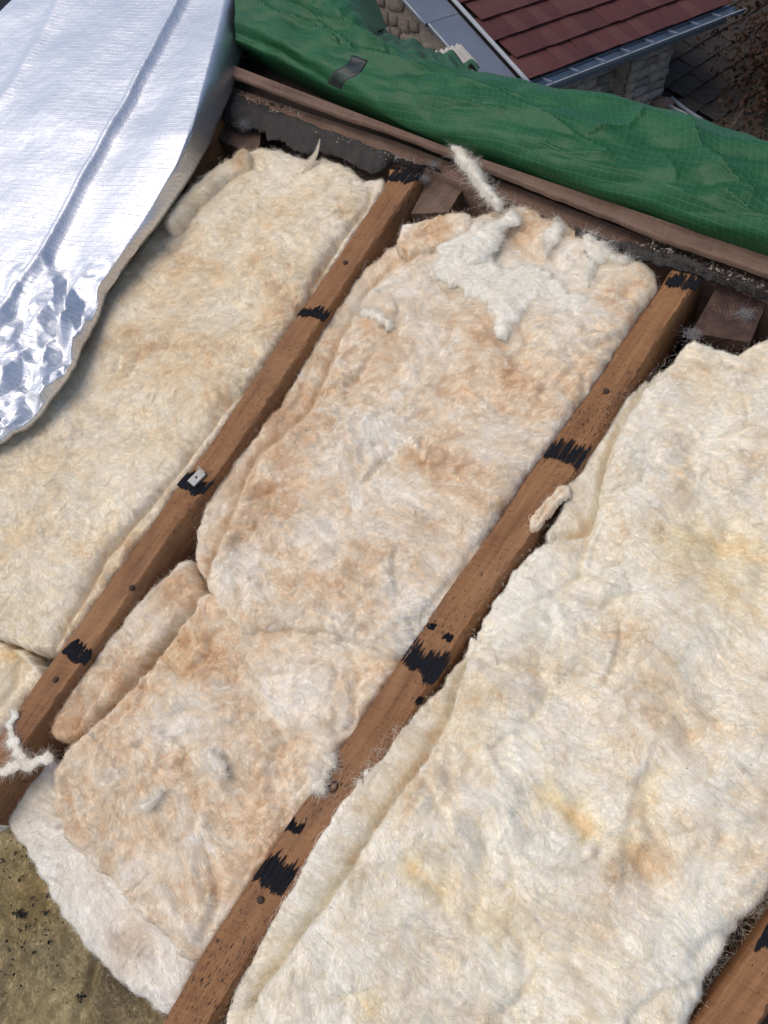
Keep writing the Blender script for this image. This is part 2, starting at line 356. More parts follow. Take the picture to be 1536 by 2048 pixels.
def tar_mark(par, pL, pR, length, seed, cover=1.0, holes=.0):
    """ragged black felt residue across the rafter: comb-like edges along the grain"""
    a, b = uv(*pL, .0012), uv(*pR, .0012); rg = np.random.default_rng(seed); n = 44
    t = np.linspace(.01, .99, n * 2); al = np.array([0, 1.0, 0]); items = []
    al = np.array([0.0, 1.0, 0.0])
    hi = length * (.5 + .45 * perlin(t * 4, t * 0 + .5, seed)) + rg.uniform(-.5, 1, n * 2) * length * .55
    lo = -length * (.5 + .4 * perlin(t * 3.3, t * 0 + 5.5, seed + 3)) - rg.uniform(-.2, .6, n * 2) * length * .35
    Vv, Ff = [], []
    hi = .6 * hi + .4 * np.convolve(hi, [.25, .5, .25], 'same'); 
    for k in range(n * 2 - 1):
        if rg.random() < .10: continue
        if rg.random() > cover: hi[k] = lo[k] + (hi[k] - lo[k]) * rg.uniform(.2, .6)
        p0 = a + (b - a) * t[k]; p1 = a + (b - a) * (t[k + 1])
        i = len(Vv); s = .00015 * (k % 2)
        zz = np.array([0, 0, s])
        top0, bot0 = p0 + al * hi[k] + zz, p0 + al * lo[k] + zz; top1, bot1 = p1 + al * hi[k] * rg.uniform(.85, 1) + zz, p1 + al * lo[k] + zz
        d = np.array([0, 0, -.002])
        Vv += [bot0, bot1, top1, top0, bot0 + d, bot1 + d, top1 + d, top0 + d]
        Ff += [(i, i + 1, i + 2, i + 3), (i, i + 4, i + 5, i + 1), (i + 2, i + 6, i + 7, i + 3), (i + 1, i + 5, i + 6, i + 2), (i + 3, i + 7, i + 4, i)]
    return obj('tar_mark', Vv, Ff, M['tar'], par, smooth=False)
for par, L, Rr, ln, sd_, cv in [(r1, (783, 345), (838, 356), .030, 1, .6), (r1, (600, 622), (655, 634), .022, 2, .8), (r1, (362, 958), (414, 980), .024, 3, .9), (r1, (128, 1296), (176, 1322), .020, 4, .9),
                                (r2, (1335, 556), (1398, 570), .028, 5, .95), (r2, (1098, 893), (1168, 920), .026, 6, .85), (r2, (812, 1304), (884, 1346), .030, 7, 1.0), (r2, (524, 1728), (578, 1770), .030, 8, .9),
                                (r3, (1520, 1873), (1585, 1905), .026, 9, .9)]:
    tar_mark(par, L, Rr, ln * .78, sd_, cv)
for par, (x, y), ln, wd in [(r2, (862, 1252), .005, 8), (r2, (895, 1275), .006, 9), (r2, (590, 1655), .010, 14), (r2, (838, 1402), .006, 6)]:
    tar_mark(par, (x - wd, y - wd * .4), (x + wd, y + wd * .4), ln, int(x), .8)
def nail(par, x, y, r=.0042, h=.003):
    p = uv(x, y, 0); V, Fc = [], []; n = 12
    for k, (rr, z) in enumerate(((r, -.002), (r, h * .6), (r * .8, h), (r * .3, h * 1.05))):
        for j in range(n): t = 2 * math.pi * j / n; V.append((p[0] + rr * math.cos(t) * (1 + .06 * math.sin(3 * t)), p[1] + rr * math.sin(t), z))
    Fc = [(k * n + j, k * n + (j + 1) % n, (k + 1) * n + (j + 1) % n, (k + 1) * n + j) for k in range(3) for j in range(n)] + [tuple(range(3 * n, 4 * n))]
    return obj('nail', V, Fc, M['rust'], par)
for par, x, y in [(r1, 691, 526), (r2, 1212, 783), (r2, 522, 1800), (r1, 264, 1176), (r1, 112, 1360)]: nail(par, x, y)
# open staple hole
p = uv(666, 1574, .001); a = np.linspace(0, 2 * np.pi, 15)
V, Fc = tube(np.stack([p[0] + .0045 * np.cos(a), p[1] + .0065 * np.sin(a), 0 * a + .0012], 1), .0011, 6, False)
obj('staple', V, Fc, M['rust'], r2)
# tin clip
pc = uv(394, 956, .004); V, Fc = bbox_bev(-.0085, .0085, -.013, .013, -.004, .0, .0007)
V2 = [(x, y, z) for x, y, z in V]
up, uf = box(-.0088, .0088, .0125, .0140, -.004, .006)
Vc, Fcc = merge([(V2, Fc), (up, uf)]); ca, sa = math.cos(-.12), math.sin(-.12)
Vc = [(pc[0] + ca * x - sa * y, pc[1] + sa * x + ca * y, .006 + z) for x, y, z in Vc]
clip = obj('tin_clip', Vc, Fcc, M['tin'], frame=ROOF, smooth=False); tag(clip, 'bent grey tin clip nailed over the black patch on the slimmer rafter', 'metal clip')
V, Fc = tube([(pc[0], pc[1], .0055), (pc[0], pc[1], .0075)], [.0022, .0015], 10); obj('nail', V, Fc, M['rust'], clip)

# ------------------------------------------------------------------ timbers along the top
def timber(name, top, bot, wt, depth, label, seed, mat='board', n=140, cat='timber'):
    A = lerp_poly(uvs(bot, wt), n); B = lerp_poly(uvs(top, wt), n)
    L = np.linalg.norm(A - A[0], axis=1); c = np.array([0, 0, 1.0]); d = (B - A); wd = np.linalg.norm(d, axis=1); d /= wd[:, None]
    e = np.abs(fbm(L * 50, L * 0 + seed, seed, 3)) * .0042 + .001
    e2 = fbm(L * 14, L * 0 + seed + 4, seed, 4, .7) * .0016
    A = A - d * e2[:, None]
    P = np.stack([A - c * depth, A - c * e[:, None], A + d * e[:, None], A + d * (wd * .35)[:, None] + c * .0004, A + d * (wd * .7)[:, None] - c * .0003, B - d * .0012, B - c * .0015, B - c * depth], 1)
    per = np.r_[0, np.cumsum(np.linalg.norm(np.diff(P.mean(0), axis=0), axis=1))]
    UV = np.stack([np.repeat(L[:, None], P.shape[1], 1), np.repeat(per[None], n, 0)], -1).reshape(-1, 2); m = P.shape[1]
    Fc = gridf(n, m, flip=True).tolist() + [[k * m, k * m + m - 1, (k + 1) * m + m - 1, (k + 1) * m] for k in range(n - 1)] + [list(range(m)), list(range((n - 1) * m, n * m))[::-1]]
    o = obj(name, P.reshape(-1, 3), Fc, M[mat], frame=ROOF, uvl=UV)
    try: o.data.set_sharp_from_angle(angle=math.radians(45))
    except Exception: pass
    return tag(o, label, cat)
timber('roof_batten', [(430, 116), (478, 134), (894, 293), (1203, 397), (1536, 510), (1800, 600), (2400, 816)], [(418, 134), (468, 151), (643, 217), (800, 269), (1136, 401), (1330, 478), (1536, 547), (1800, 640), (2400, 856)], .030, .009, 'thin brown batten running along the edge of the green tarpaulin', 3)
timber('ridge_board', [(404, 148), (462, 173), (640, 233), (797, 284), (1133, 412), (1328, 486), (1536, 553), (1800, 648), (2400, 864)], [(412, 165), (465, 190), (559, 227), (667, 268), (800, 318), (1000, 395), (1209, 482), (1309, 510), (1437, 552), (1536, 592), (1800, 690), (2400, 906)], -.004, .16, 'wider brown board below the thin batten, dusty along its lower edge', 6)
timber('gap_backing', [(400, 60), (478, 110), (894, 270), (1203, 378), (1536, 496), (1800, 590), (2400, 806)], [(404, 158), (462, 183), (640, 243), (797, 294), (1133, 422), (1328, 496), (1536, 563), (1800, 658), (2400, 874)], -.035, .10, 'dark backing added to shade the slot between the thin batten and the wider board', 9, mat='dark')  # dark backing added behind the slot, standing in for its shade
def block(corn, wt, depth, label, seed):
    Q = uvs(corn, wt); n = 16; s, t = np.meshgrid(np.linspace(0, 1, n), np.linspace(0, 1, n))
    P = Q[0] * ((1 - s) * (1 - t))[..., None] + Q[1] * (s * (1 - t))[..., None] + Q[2] * (s * t)[..., None] + Q[3] * ((1 - s) * t)[..., None]
    P[..., 2] += fbm(P[..., 0] * 60, P[..., 1] * 60, seed, 3) * .0012
    V, Fc = sheet(P, depth, (0, 0, -1)); sc_ = V[:, :2] * 1.0
    UV = np.stack([V[:, 1], V[:, 0] - V[:, 2]], 1)
    o = obj('timber_end', V, Fc, M['block'] if seed < 5 else M['endgrain'], frame=ROOF, uvl=UV)
    try: o.data.set_sharp_from_angle(angle=math.radians(45))
    except Exception: pass
    return tag(o, label, 'timber', 'timber ends beside the rafters')
q = NT('end_grain'); U = q.n('ShaderNodeTexCoord').outputs['UV']; kc = uv(1462, 624, -.012)
Um = q.map(U, loc=(-kc[1], -kc[0], 0)); dd = q.n('ShaderNodeVectorMath', {0: q.vmath('ADD', Um, q.vmath('SCALE', q.noise(U, 30, 3, col=True), .012))}, operation='LENGTH').outputs['Value']
rg_ = q.math('SINE', q.math('MULTIPLY', dd, 1500.0)); nz = q.noise(U, 50, 5, .65)
c = q.ramp(q.math('MULTIPLY_ADD', rg_, .055, nz), [(.3, (.026, .013, .010)), (.5, (.060, .030, .022)), (.75, (.11, .065, .045))])
c = q.mix(q.ramp(dd, [(.006, 1.), (.011, 0.)]), c, (.05, .018, .012, 1))
M['endgrain'] = q.out(c, .8, q.bump(q.math('ADD', rg_, nz), .4, .001))
block([(866, 338), (935, 362), (897, 424), (822, 428)], -.020, .10, 'grey brown squared timber end beside the slimmer rafter', 2)
block([(1440, 562), (1536, 600), (1500, 685), (1382, 666)], -.018, .10, 'dark square timber end with growth rings beside the long rafter', 7)
block([(440, 225), (524, 252), (516, 312), (440, 280)], -.030, .10, 'dusty dark timber end beside the foil edge', 3)

# grey felt strips
def felt(up_, lo_, wu, wl, label, seed, n=160, m=14):
    A = lerp_poly(uvs(up_, wu), n); B = lerp_poly(uvs(lo_, wl), n); L = np.linalg.norm(A - A[0], axis=1)
    s = np.linspace(0, 1, m); P = A[:, None] * (1 - s)[None, :, None] + B[:, None] * s[None, :, None]
    jit = fbm(L * 60, L * 0, seed, 4) * .006; P[:, :, 1] -= s[None] ** 3 * jit[:, None]
    P[:, :, 2] += fbm(P[..., 0] * 30, P[..., 1] * 30, seed, 4) * .0045 + .005 * np.sin(s * np.pi)[None]
    V, Fc = sheet(P, .0025, (0, 0, -1)); return tag(obj('felt_strip', V, Fc, M['felt'], frame=ROOF), label, 'roofing felt', 'torn felt strips under the ridge board')
felt([(425, 170), (465, 186), (559, 224), (667, 264), (800, 314), (880, 342)], [(428, 225), (470, 256), (502, 255), (530, 264), (535, 280), (559, 280), (593, 301), (618, 309), (640, 303), (670, 311), (707, 330), (742, 348), (765, 342), (785, 325), (885, 352)], .002, -.012, 'dusty grey torn felt strip hanging over the top of the left batt', 5)
felt([(1150, 455), (1209, 476), (1303, 496), (1350, 508), (1438, 544), (1536, 584), (1700, 640)], [(1150, 475), (1209, 491), (1262, 514), (1309, 529), (1335, 535), (1379, 544), (1438, 567), (1476, 579), (1536, 600), (1700, 665)], .012, .004, 'smooth dark grey felt strip over the top of the long rafter', 8)

# ------------------------------------------------------------------ fibre (hair curves)
def fibres(name, pos, rad, mat, parent, stain=None, label=None):
    """pos: (count, k, 3)"""
    cnt, k = pos.shape[:2]; cu = bpy.data.hair_curves.new(name); cu.add_curves([k] * cnt)
    cu.points.foreach_set('position', pos.astype(np.float32).ravel())
    r = np.asarray(rad, np.float32); r = np.repeat(r[:, None], k, 1) * np.linspace(1, .35, k, dtype=np.float32)[None]
    a = cu.attributes.get('radius') or cu.attributes.new('radius', 'FLOAT', 'POINT'); a.data.foreach_set('value', r.ravel())
    if stain is not None:
        a = cu.attributes.new('stain', 'FLOAT_COLOR', 'POINT'); a.data.foreach_set('color', np.repeat(stain[:, None, :], k, 1).astype(np.float32).ravel())
    cu.materials.append(mat); o = link(bpy.data.objects.new(name, cu))
    if parent is not None: o.parent = parent
    tag(o, kind='stuff'); return o

# ------------------------------------------------------------------ insulation batts
def seg_dist(P, A, chunk=20000):
    """distance to closed polyline A (n,2), nearest point, inside flag"""
    B = np.roll(A, -1, 0); D = B - A; dd = (D * D).sum(1) + 1e-12
    d = np.empty(len(P)); near = np.empty((len(P), 2)); ins = np.empty(len(P), bool)
    for c in range(0, len(P), chunk):
        p = P[c:c + chunk]; w = p[:, None] - A[None]; t = np.clip((w * D[None]).sum(2) / dd, 0, 1)
        q = A[None] + t[..., None] * D[None]; e = ((p[:, None] - q) ** 2).sum(2); k = e.argmin(1)
        d[c:c + chunk] = np.sqrt(e[np.arange(len(p)), k]); near[c:c + chunk] = q[np.arange(len(p)), k]
        cr = ((A[None, :, 1] > p[:, None, 1]) != (B[None, :, 1] > p[:, None, 1])) & (p[:, None, 0] < (B - A)[None, :, 0] * (p[:, None, 1] - A[None, :, 1]) / ((B - A)[None, :, 1] + 1e-12) + A[None, :, 0])
        ins[c:c + chunk] = cr.sum(1) % 2 == 1
    return d, near, ins
def open_dist(P, A):
    """distance and signed side to an open polyline"""
    best = np.full(len(P), 9.0); side = np.zeros(len(P))
    for a, b in zip(A[:-1], A[1:]):
        D = b - a; t = np.clip(((P - a) @ D) / (D @ D), 0, 1); q = a + t[:, None] * D; v = P - q; e = np.sqrt((v * v).sum(1))
        s = np.sign(D[0] * v[:, 1] - D[1] * v[:, 0]); m = e < best; best[m] = e[m]; side[m] = s[m]
    return best, side
SCALE = 1.0
def batt(name, label, cat, outline, h, thick, edge_r, mat, creases=(), dents=(), stains=(), relief=.004, swell=.006, seed=0, step=.0027, hair=14, hairlen=(.018, .060), flow=0.6, jit=.0045, group=None, tilt=None, edge_hair=35, ncr=0, eln=1.0, parent=None):
    poly = uvs(outline, h)[:, :2]; per = np.vstack([poly, poly[:1]])
    n = max(40, int(np.linalg.norm(np.diff(per, axis=0), axis=1).sum() / .007)); rs = lerp_poly(per, n + 1)[:-1]
    for _ in range(2): rs = .25 * np.roll(rs, 1, 0) + .5 * rs + .25 * np.roll(rs, -1, 0)
    tan = np.roll(rs, -1, 0) - np.roll(rs, 1, 0); tan /= np.linalg.norm(tan, axis=1)[:, None]; nm = np.stack([tan[:, 1], -tan[:, 0]], 1)
    rs = rs + nm * (perlin(rs[:, 0] * 40, rs[:, 1] * 40, seed) * jit + perlin(rs[:, 0] * 110, rs[:, 1] * 110, seed + 1) * jit * .8)[:, None]
    lo, hi = rs.min(0) - step, rs.max(0) + step
    xs = np.arange(lo[0], hi[0], step); ys = np.arange(lo[1], hi[1], step); X, Y = np.meshgrid(xs, ys); P = np.stack([X.ravel(), Y.ravel()], 1)
    P += rng.uniform(-.2, .2, P.shape) * step
    d, near, ins = seg_dist(P, rs); sd_ = np.where(ins, d, -d)
    ok = sd_ > -step * .8
    nx, ny = len(xs), len(ys); okg = ok.reshape(ny, nx); cell = okg[:-1, :-1] & okg[1:, :-1] & okg[:-1, 1:] & okg[1:, 1:]
    P[(sd_ < 0) & ok] = near[(sd_ < 0) & ok]
    dc = np.clip(sd_, 0, None); t = np.clip(dc / edge_r, 0, 1); prof = np.sqrt(np.clip(1 - (1 - t) ** 2, 0, 1)); t2 = np.clip(dc / (edge_r * .30), 0, 1); prof = .32 * prof + .68 * np.sqrt(np.clip(1 - (1 - t2) ** 2, 0, 1))
    x, y = P[:, 0] + seed * .37, P[:, 1] - seed * .21
    wx = x + .018 * fbm(x * 14, y * 14, seed + 2, 2); wy = y + .018 * fbm(x * 14, y * 14, seed + 5, 2)
    wx = x + .05 * fbm(x * 5, y * 5, seed + 2, 2) + .008 * fbm(x * 22, y * 22, seed + 3, 2); wy = y + .05 * fbm(x * 5, y * 5, seed + 5, 2) + .008 * fbm(x * 22, y * 22, seed + 6, 2)
    ca, sa = math.cos(flow), math.sin(flow); la, lb = wx * ca + wy * sa, -wx * sa + wy * ca
    rel = .55 * (ridged(la * 10, lb * 24, seed + 8, 3) - .62) + .70 * (ridged(wx * 21, wy * 21, seed + 9, 3) - .62) + .30 * fbm(la * 30, lb * 90, seed + 11, 3)
    amp = .55 + .75 * sstep(-.5, .6, perlin(x * 6, y * 6, seed + 19))
    und = fbm(x * 5, y * 5, seed + 14, 3)
    z = h - thick + thick * prof + (rel * relief * amp + und * swell) * np.clip(dc / .012, 0, 1)
    for pts, depth, wd, stp, fall in creases:
        C = uvs(pts, h)[:, :2]; C = smooth_poly(lerp_poly(C, max(8, len(pts) * 4)), 2)
        C = C + np.stack([perlin(C[:, 0] * 50, C[:, 1] * 50, 3), perlin(C[:, 0] * 50, C[:, 1] * 50, 4)], 1) * .003
        e, s = open_dist(P, C); z += (-depth * (.6 * np.exp(-(e / (wd * .6)) ** 2) + .6 * np.exp(-e / (wd * 2.6))) + stp * s * np.exp(-e / fall) * sstep(0, wd * .7, e)) * np.clip(dc / .006, 0, 1)
    for _ in range(ncr):
        c0 = P[rng.integers(0, len(P))]; a_ = flow + rng.normal(0, .8); k_ = rng.normal(0, .35); pts_ = [c0]
        for __ in range(6): pts_.append(pts_[-1] + np.array([math.cos(a_), math.sin(a_)]) * rng.uniform(.005, .013)); a_ += k_ + rng.normal(0, .2)
        e, s = open_dist(P, np.array(pts_)); dpt = rng.uniform(.003, .0075); wd = rng.uniform(.0028, .005)
        z += (-dpt * (.7 * np.exp(-(e / wd) ** 2) + .4 * np.exp(-e / (wd * 3))) + dpt * .6 * s * np.exp(-e / .012) * sstep(0, wd, e)) * np.clip(dc / .012, 0, 1)
    for px, py, rp, dp in dents:
        cpt = uv(px, py, h)[:2]; rad = np.linalg.norm(uv(px + rp, py, h)[:2] - cpt); e = np.linalg.norm(P - cpt + .035 * np.stack([perlin(x * 15, y * 15, 41), perlin(x * 15, y * 15, 43)], 1), axis=1)
        z -= dp * np.exp(-(e / rad) ** 2) * np.clip(dc / .01, 0, 1)
    if tilt is not None: z += tilt(P)
    st = np.zeros((len(P), 4)); st[:, 3] = 1
    for px, py, rp, ch, am in stains:
        cpt = uv(px, py, h)[:2]; rad = np.linalg.norm(uv(px + rp, py, h)[:2] - cpt)
        e = np.linalg.norm((P - cpt) + .35 * rad * np.stack([fbm(x * 22, y * 22, 51, 3), fbm(x * 22, y * 22, 57, 3)], 1), axis=1)
        st[:, ch] += am * np.exp(-(e / rad) ** 2)
    idx = -np.ones(len(P), int); i = np.arange(len(P)).reshape(ny, nx)
    q = np.stack([i[:-1, :-1], i[:-1, 1:], i[1:, 1:], i[1:, :-1]], -1)[cell]
    used = np.unique(q); idx[used] = np.arange(len(used)); V = np.column_stack([P, z])[used]
    me = bpy.data.meshes.new(name); F4 = idx[q]
    me.vertices.add(len(V)); me.vertices.foreach_set('co', V.ravel()); me.loops.add(F4.size); me.loops.foreach_set('vertex_index', F4.ravel().astype(np.int32))
    me.polygons.add(len(F4)); me.polygons.foreach_set('loop_start', np.arange(0, F4.size, 4, dtype=np.int32)); me.polygons.foreach_set('use_smooth', np.ones(len(F4), bool)); me.update(); me.validate()
    at = me.attributes.new('stain', 'FLOAT_COLOR', 'POINT'); at.data.foreach_set('color', st[used].astype(np.float32).ravel())
    me.materials.append(M[mat]); o = link(bpy.data.objects.new(name, me))
    if parent is not None: o.parent = parent
    else: o.matrix_world = ROOF
    tag(o, label, cat, group)
    # fibres lying over the surface
    if hair:
        area = len(F4) * step * step; cnt = int(area * .8e4 * hair); k = 7
        zg = np.where(ok, z, h - thick).reshape(ny, nx)
        def height(px, py):
            a = np.clip(((px - lo[0]) / step).round().astype(int), 0, nx - 1); b = np.clip(((py - lo[1]) / step).round().astype(int), 0, ny - 1); return zg[b, a]
        src = used[rng.integers(0, len(used), cnt)]; p = P[src] + rng.uniform(-.5, .5, (cnt, 2)) * step
        ang = flow + 2.2 * fbm(p[:, 0] * 6 + seed, p[:, 1] * 6, seed + 70, 2) + rng.normal(0, .7, cnt) + (rng.random(cnt) < .4) * rng.normal(0, 1.4, cnt)
        ln = (hairlen[0] * .6 + (hairlen[1] - hairlen[0] * .6) * rng.random(cnt) ** 1.8) * (1 + (rng.random(cnt) < .06) * 1.1); curl = rng.normal(0, .55, cnt); pts = np.empty((cnt, k, 3)); cur = p.copy(); lift = rng.exponential(.0012, cnt)
        for j in range(k):
            s = j / (k - 1); pts[:, j, :2] = cur; pts[:, j, 2] = height(cur[:, 0], cur[:, 1]) + .0002 + lift * math.sin(s * 2.4) * 1.6
            cur = cur + (np.stack([np.cos(ang), np.sin(ang)], 1) * (ln / k)[:, None]); ang = ang + curl + rng.normal(0, .28, cnt)
        rad = rng.uniform(.00010, .00022, cnt) * (1 + 1.2 * (rng.random(cnt) < .07))
        stn = st[src].copy(); stn[:, 0] += rng.uniform(-.04, .24, cnt)
        # matted bundles of longer strands
        nb = int(area * 1e4 * .045) if group == G else 0
        if nb:
            ns = 14; bsrc = used[rng.integers(0, len(used), nb)]; c0 = np.repeat(P[bsrc], ns, 0); a0 = np.repeat(flow + 2.2 * fbm(P[bsrc][:, 0] * 6 + seed, P[bsrc][:, 1] * 6, seed + 70, 2) + rng.normal(0, .5, nb), ns); cb = np.repeat(rng.normal(0, .34, nb), ns); lb_ = np.repeat(rng.uniform(.018, .060, nb), ns)
            cur = c0 + rng.normal(0, .0011, c0.shape); a0 = a0 + rng.normal(0, .09, len(a0)); lb_ = lb_ * rng.uniform(.6, 1.15, len(lb_)); bp_ = np.empty((len(c0), k, 3)); lf = np.repeat(rng.uniform(.0004, .0022, nb), ns) * rng.uniform(.3, 1.2, len(c0))
            for j in range(k):
                bp_[:, j, :2] = cur; bp_[:, j, 2] = height(cur[:, 0], cur[:, 1]) + .0003 + lf * math.sin(.4 + 2.4 * j / (k - 1))
                cur = cur + np.stack([np.cos(a0), np.sin(a0)], 1) * (lb_ / k)[:, None]; a0 = a0 + cb + rng.normal(0, .07, len(a0))
            sb = np.repeat(st[bsrc], ns, 0).copy(); sb[:, 0] += np.repeat(rng.uniform(.0, .35, nb), ns); pts = np.concatenate([pts, bp_]); rad = np.r_[rad, rng.uniform(.00014, .00028, len(c0))]; stn = np.concatenate([stn, sb])
        # wisps along the edge
        if edge_hair:
            ce = int(n * .007 * edge_hair * 10); ks = rng.integers(0, len(rs), ce); bp = rs[ks] + rng.normal(0, .001, (ce, 2)); s_in = np.where(seg_dist(rs[:1] + nm[:1] * .002, rs)[2][0], -1, 1)
            ang = np.arctan2(nm[ks, 1] * s_in, nm[ks, 0] * s_in) + rng.normal(0, .9, ce); ln2 = rng.uniform(.0015, .0055, ce) * eln; e2 = np.empty((ce, k, 3)); cur = bp - nm[ks] * s_in * .002
            z0 = h - thick * rng.uniform(.02, .30, ce); rise = rng.normal(.15, .5, ce); cu2 = rng.normal(0, .13, ce)
            for j in range(k):
                e2[:, j, :2] = cur; e2[:, j, 2] = z0 + rise * ln2 * j / k
                cur = cur + np.stack([np.cos(ang), np.sin(ang)], 1) * (ln2 / k)[:, None]; ang += cu2
            pts = np.concatenate([pts, e2]); rad = np.r_[rad, rng.uniform(.00007, .00015, ce)]; s4 = np.zeros((ce, 4)); s4[:, 0] = .15; s4[:, 3] = 1; stn = np.concatenate([stn, s4])
        fibres('loose_fibres', pts, rad, M[mat + '_h'], o, stn)
    return o
    return o

G = 'insulation batts between the rafters'
A_edge = [(764, 350), (770, 358), (748, 402), (692, 480), (642, 556), (600, 616), (560, 676), (520, 734), (472, 806), (408, 900), (352, 970), (298, 1046), (242, 1126), (202, 1182), (152, 1252), (110, 1306)]
A_in = [(742, 372), (728, 415), (672, 482), (626, 560), (588, 634), (540, 704), (502, 758), (450, 812), (392, 888), (322, 978), (248, 1062), (212, 1106), (178, 1172), (138, 1236), (100, 1296)]
A_out = [(500, 296), (540, 288), (580, 300), (620, 312), (650, 308), (690, 322), (728, 344)] + A_in + [ (60, 1302), (0, 1278), (-110, 1235), (-160, 1100), (-100, 950), (0, 860), (120, 740), (200, 590), (290, 460), (370, 370), (440, 320)]
batt_a = batt('insulation_batt', 'cream batt in the left bay running under the silver foil', 'insulation', A_out, -.006, .055, .030, 'wool_a',
     creases=[([(640, 318), (600, 350), (560, 375)], .006, .006, .002, .015), ([(580, 580), (480, 650), (420, 700), (330, 730), (250, 760)], .004, .006, .002, .02), ([(340, 690), (300, 735), (230, 770), (150, 790)], .004, .005, .002, .02), ([(690, 430), (640, 460), (560, 440)], .004, .006, .001, .02),
              ([(480, 760), (440, 830), (420, 880)], .006, .006, .003, .02)],
     stains=[(560, 340, 60, 0, .22), (640, 440, 50, 0, .15), (690, 420, 35, 1, .2), (560, 590, 60, 1, .18), (200, 1000, 120, 0, .1), (250, 700, 70, 1, .10), (440, 780, 50, 1, .15), (230, 940, 60, 0, .15), (120, 1180, 80, 0, .12), (400, 500, 90, 0, .1)],
     seed=1, group=G, ncr=18, flow=.3, relief=.0048, swell=.011)
batt('batt_edge', None, None, A_edge + [(x - 22, y - 14) for x, y in A_in[::-1]], -.012, .045, .014, 'wool_a', parent=batt_a, seed=11, relief=.002, swell=.004, flow=.95, hairlen=(.02, .06), stains=[(660, 520, 400, 0, .12), (250, 1090, 25, 1, .3)], creases=[(A_in, .012, .006, 0, .02), ([(300, 1030), (240, 1090), (215, 1100)], .006, .005, .002, .02)])
A2 = [(-90, 1262), (0, 1285), (45, 1300), (62, 1318), (88, 1340), (72, 1372), (50, 1395), (24, 1432), (0, 1462), (-90, 1560)]
batt('insulation_batt', 'torn cream piece of batt at the left edge below the cream batt', 'insulation', A2, -.022, .05, .018, 'wool_a', creases=[([(-30, 1290), (20, 1305), (50, 1330)], .012, .006, .006, .02), ([(20, 1330), (25, 1370), (0, 1400)], .010, .008, -.004, .02)], seed=2, group=G, flow=1.2, stains=[(60, 1340, 30, 0, .4), (10, 1300, 30, 2, .5)])
C4 = [(-70, 1612), (0, 1578), (45, 1545), (95, 1505), (170, 1560), (300, 1700), (420, 1880), (385, 1938), (368, 1985), (345, 2020), (325, 2042), (300, 2040), (270, 2008), (200, 1940), (140, 1880), (100, 1812), (62, 1742), (40, 1702), (0, 1648), (-70, 1680)]
batt('insulation_batt', 'white underlayer batt poking out below the lowest peach batt', 'insulation', C4, -.054, .06, .022, 'wool_w', creases=[([(110, 1600), (170, 1720), (260, 1800), (330, 1900)], .006, .015, .004, .03), ([(300, 1860), (310, 1930), (345, 1980)], .006, .01, .003, .02)], stains=[(255, 1890, 55, 1, .45), (330, 1990, 40, 0, .3), (80, 1690, 60, 0, .1), (60, 1600, 50, 2, .3)], seed=3, group=G, flow=-.7, relief=.0022, swell=.005, hair=16, edge_hair=40)
C3 = [(378, 1108), (392, 1140), (402, 1185), (372, 1228), (318, 1282), (278, 1338), (228, 1392), (175, 1448), (135, 1480), (100, 1482), (90, 1468), (92, 1440), (122, 1398), (168, 1332), (218, 1262), (268, 1202), (325, 1150), (358, 1118)]
batt('insulation_batt', 'narrow pinkish peach strip of batt tucked beside the slimmer rafter', 'insulation', C3, -.014, .05, .016, 'wool_c', creases=[([(345, 1190), (290, 1260), (230, 1330), (185, 1400), (150, 1450)], .008, .006, .003, .02)], stains=[(340, 1180, 40, 1, .25), (250, 1270, 40, 0, .1), (250, 1320, 30, 1, .3), (130, 1450, 35, 1, .15)], seed=4, group=G, relief=.003, swell=.003, flow=.9)
C2 = [(398, 1180), (368, 1232), (325, 1288), (280, 1342), (232, 1398), (178, 1452), (122, 1490), (102, 1530), (94, 1580), (105, 1640), (128, 1690), (172, 1732), (222, 1772), (240, 1810), (300, 1858), (340, 1905), (376, 1942), (400, 1915), (430, 1872), (480, 1795), (540, 1708), (600, 1622), (638, 1582), (650, 1548), (715, 1452), (765, 1375), (806, 1312), (800, 1290), (700, 1240), (600, 1215), (480, 1215), (430, 1180)]
batt('insulation_batt', 'lowest peach batt of the middle bay, its corner curling over the white underlayer', 'insulation', C2, -.003, .05, .020, 'wool_c',
     creases=[([(300, 1340), (250, 1420), (200, 1480), (150, 1520)], .006, .005, .003, .02), ([(690, 1290), (718, 1340), (712, 1400), (700, 1450)], .006, .005, .003, .02), ([(130, 1560), (150, 1640), (190, 1690), (230, 1740)], .007, .006, .004, .015), ([(700, 1300), (770, 1325), (800, 1318)], .006, .006, .003, .02), ([(250, 1560), (170, 1600), (110, 1600)], .004, .005, .002, .01),
              ([(300, 1860), (350, 1880), (400, 1900)], .004, .006, .002, .02), ([(450, 1440), (520, 1470), (600, 1460)], .003, .008, .002, .02)],
     stains=[(340, 1460, 60, 0, .35), (560, 1400, 70, 0, .3), (430, 1530, 20, 0, .5), (300, 1600, 22, 0, .45), (420, 1330, 32, 1, 0.174), (360, 1300, 40, 2, .5), (140, 1650, 24, 1, 0.186), (600, 1500, 48, 1, 0.093), (360, 1500, 32, 1, 0.074), (420, 1670, 60, 0, .22), (270, 1740, 40, 0, .3), (380, 1780, 48, 1, 0.124), (470, 1600, 48, 1, 0.093), (170, 1560, 48, 1, 0.074), (640, 1330, 60, 0, .2), (640, 1550, 30, 0, .4)],
     seed=5, group=G, ncr=24, relief=.0075, swell=.008, flow=.2)
C1_in = [(406, 1150), (420, 1110), (440, 1056), (466, 1000), (482, 950), (518, 894), (568, 858), (613, 812), (640, 760), (666, 692), (692, 640), (725, 580), (782, 530)]
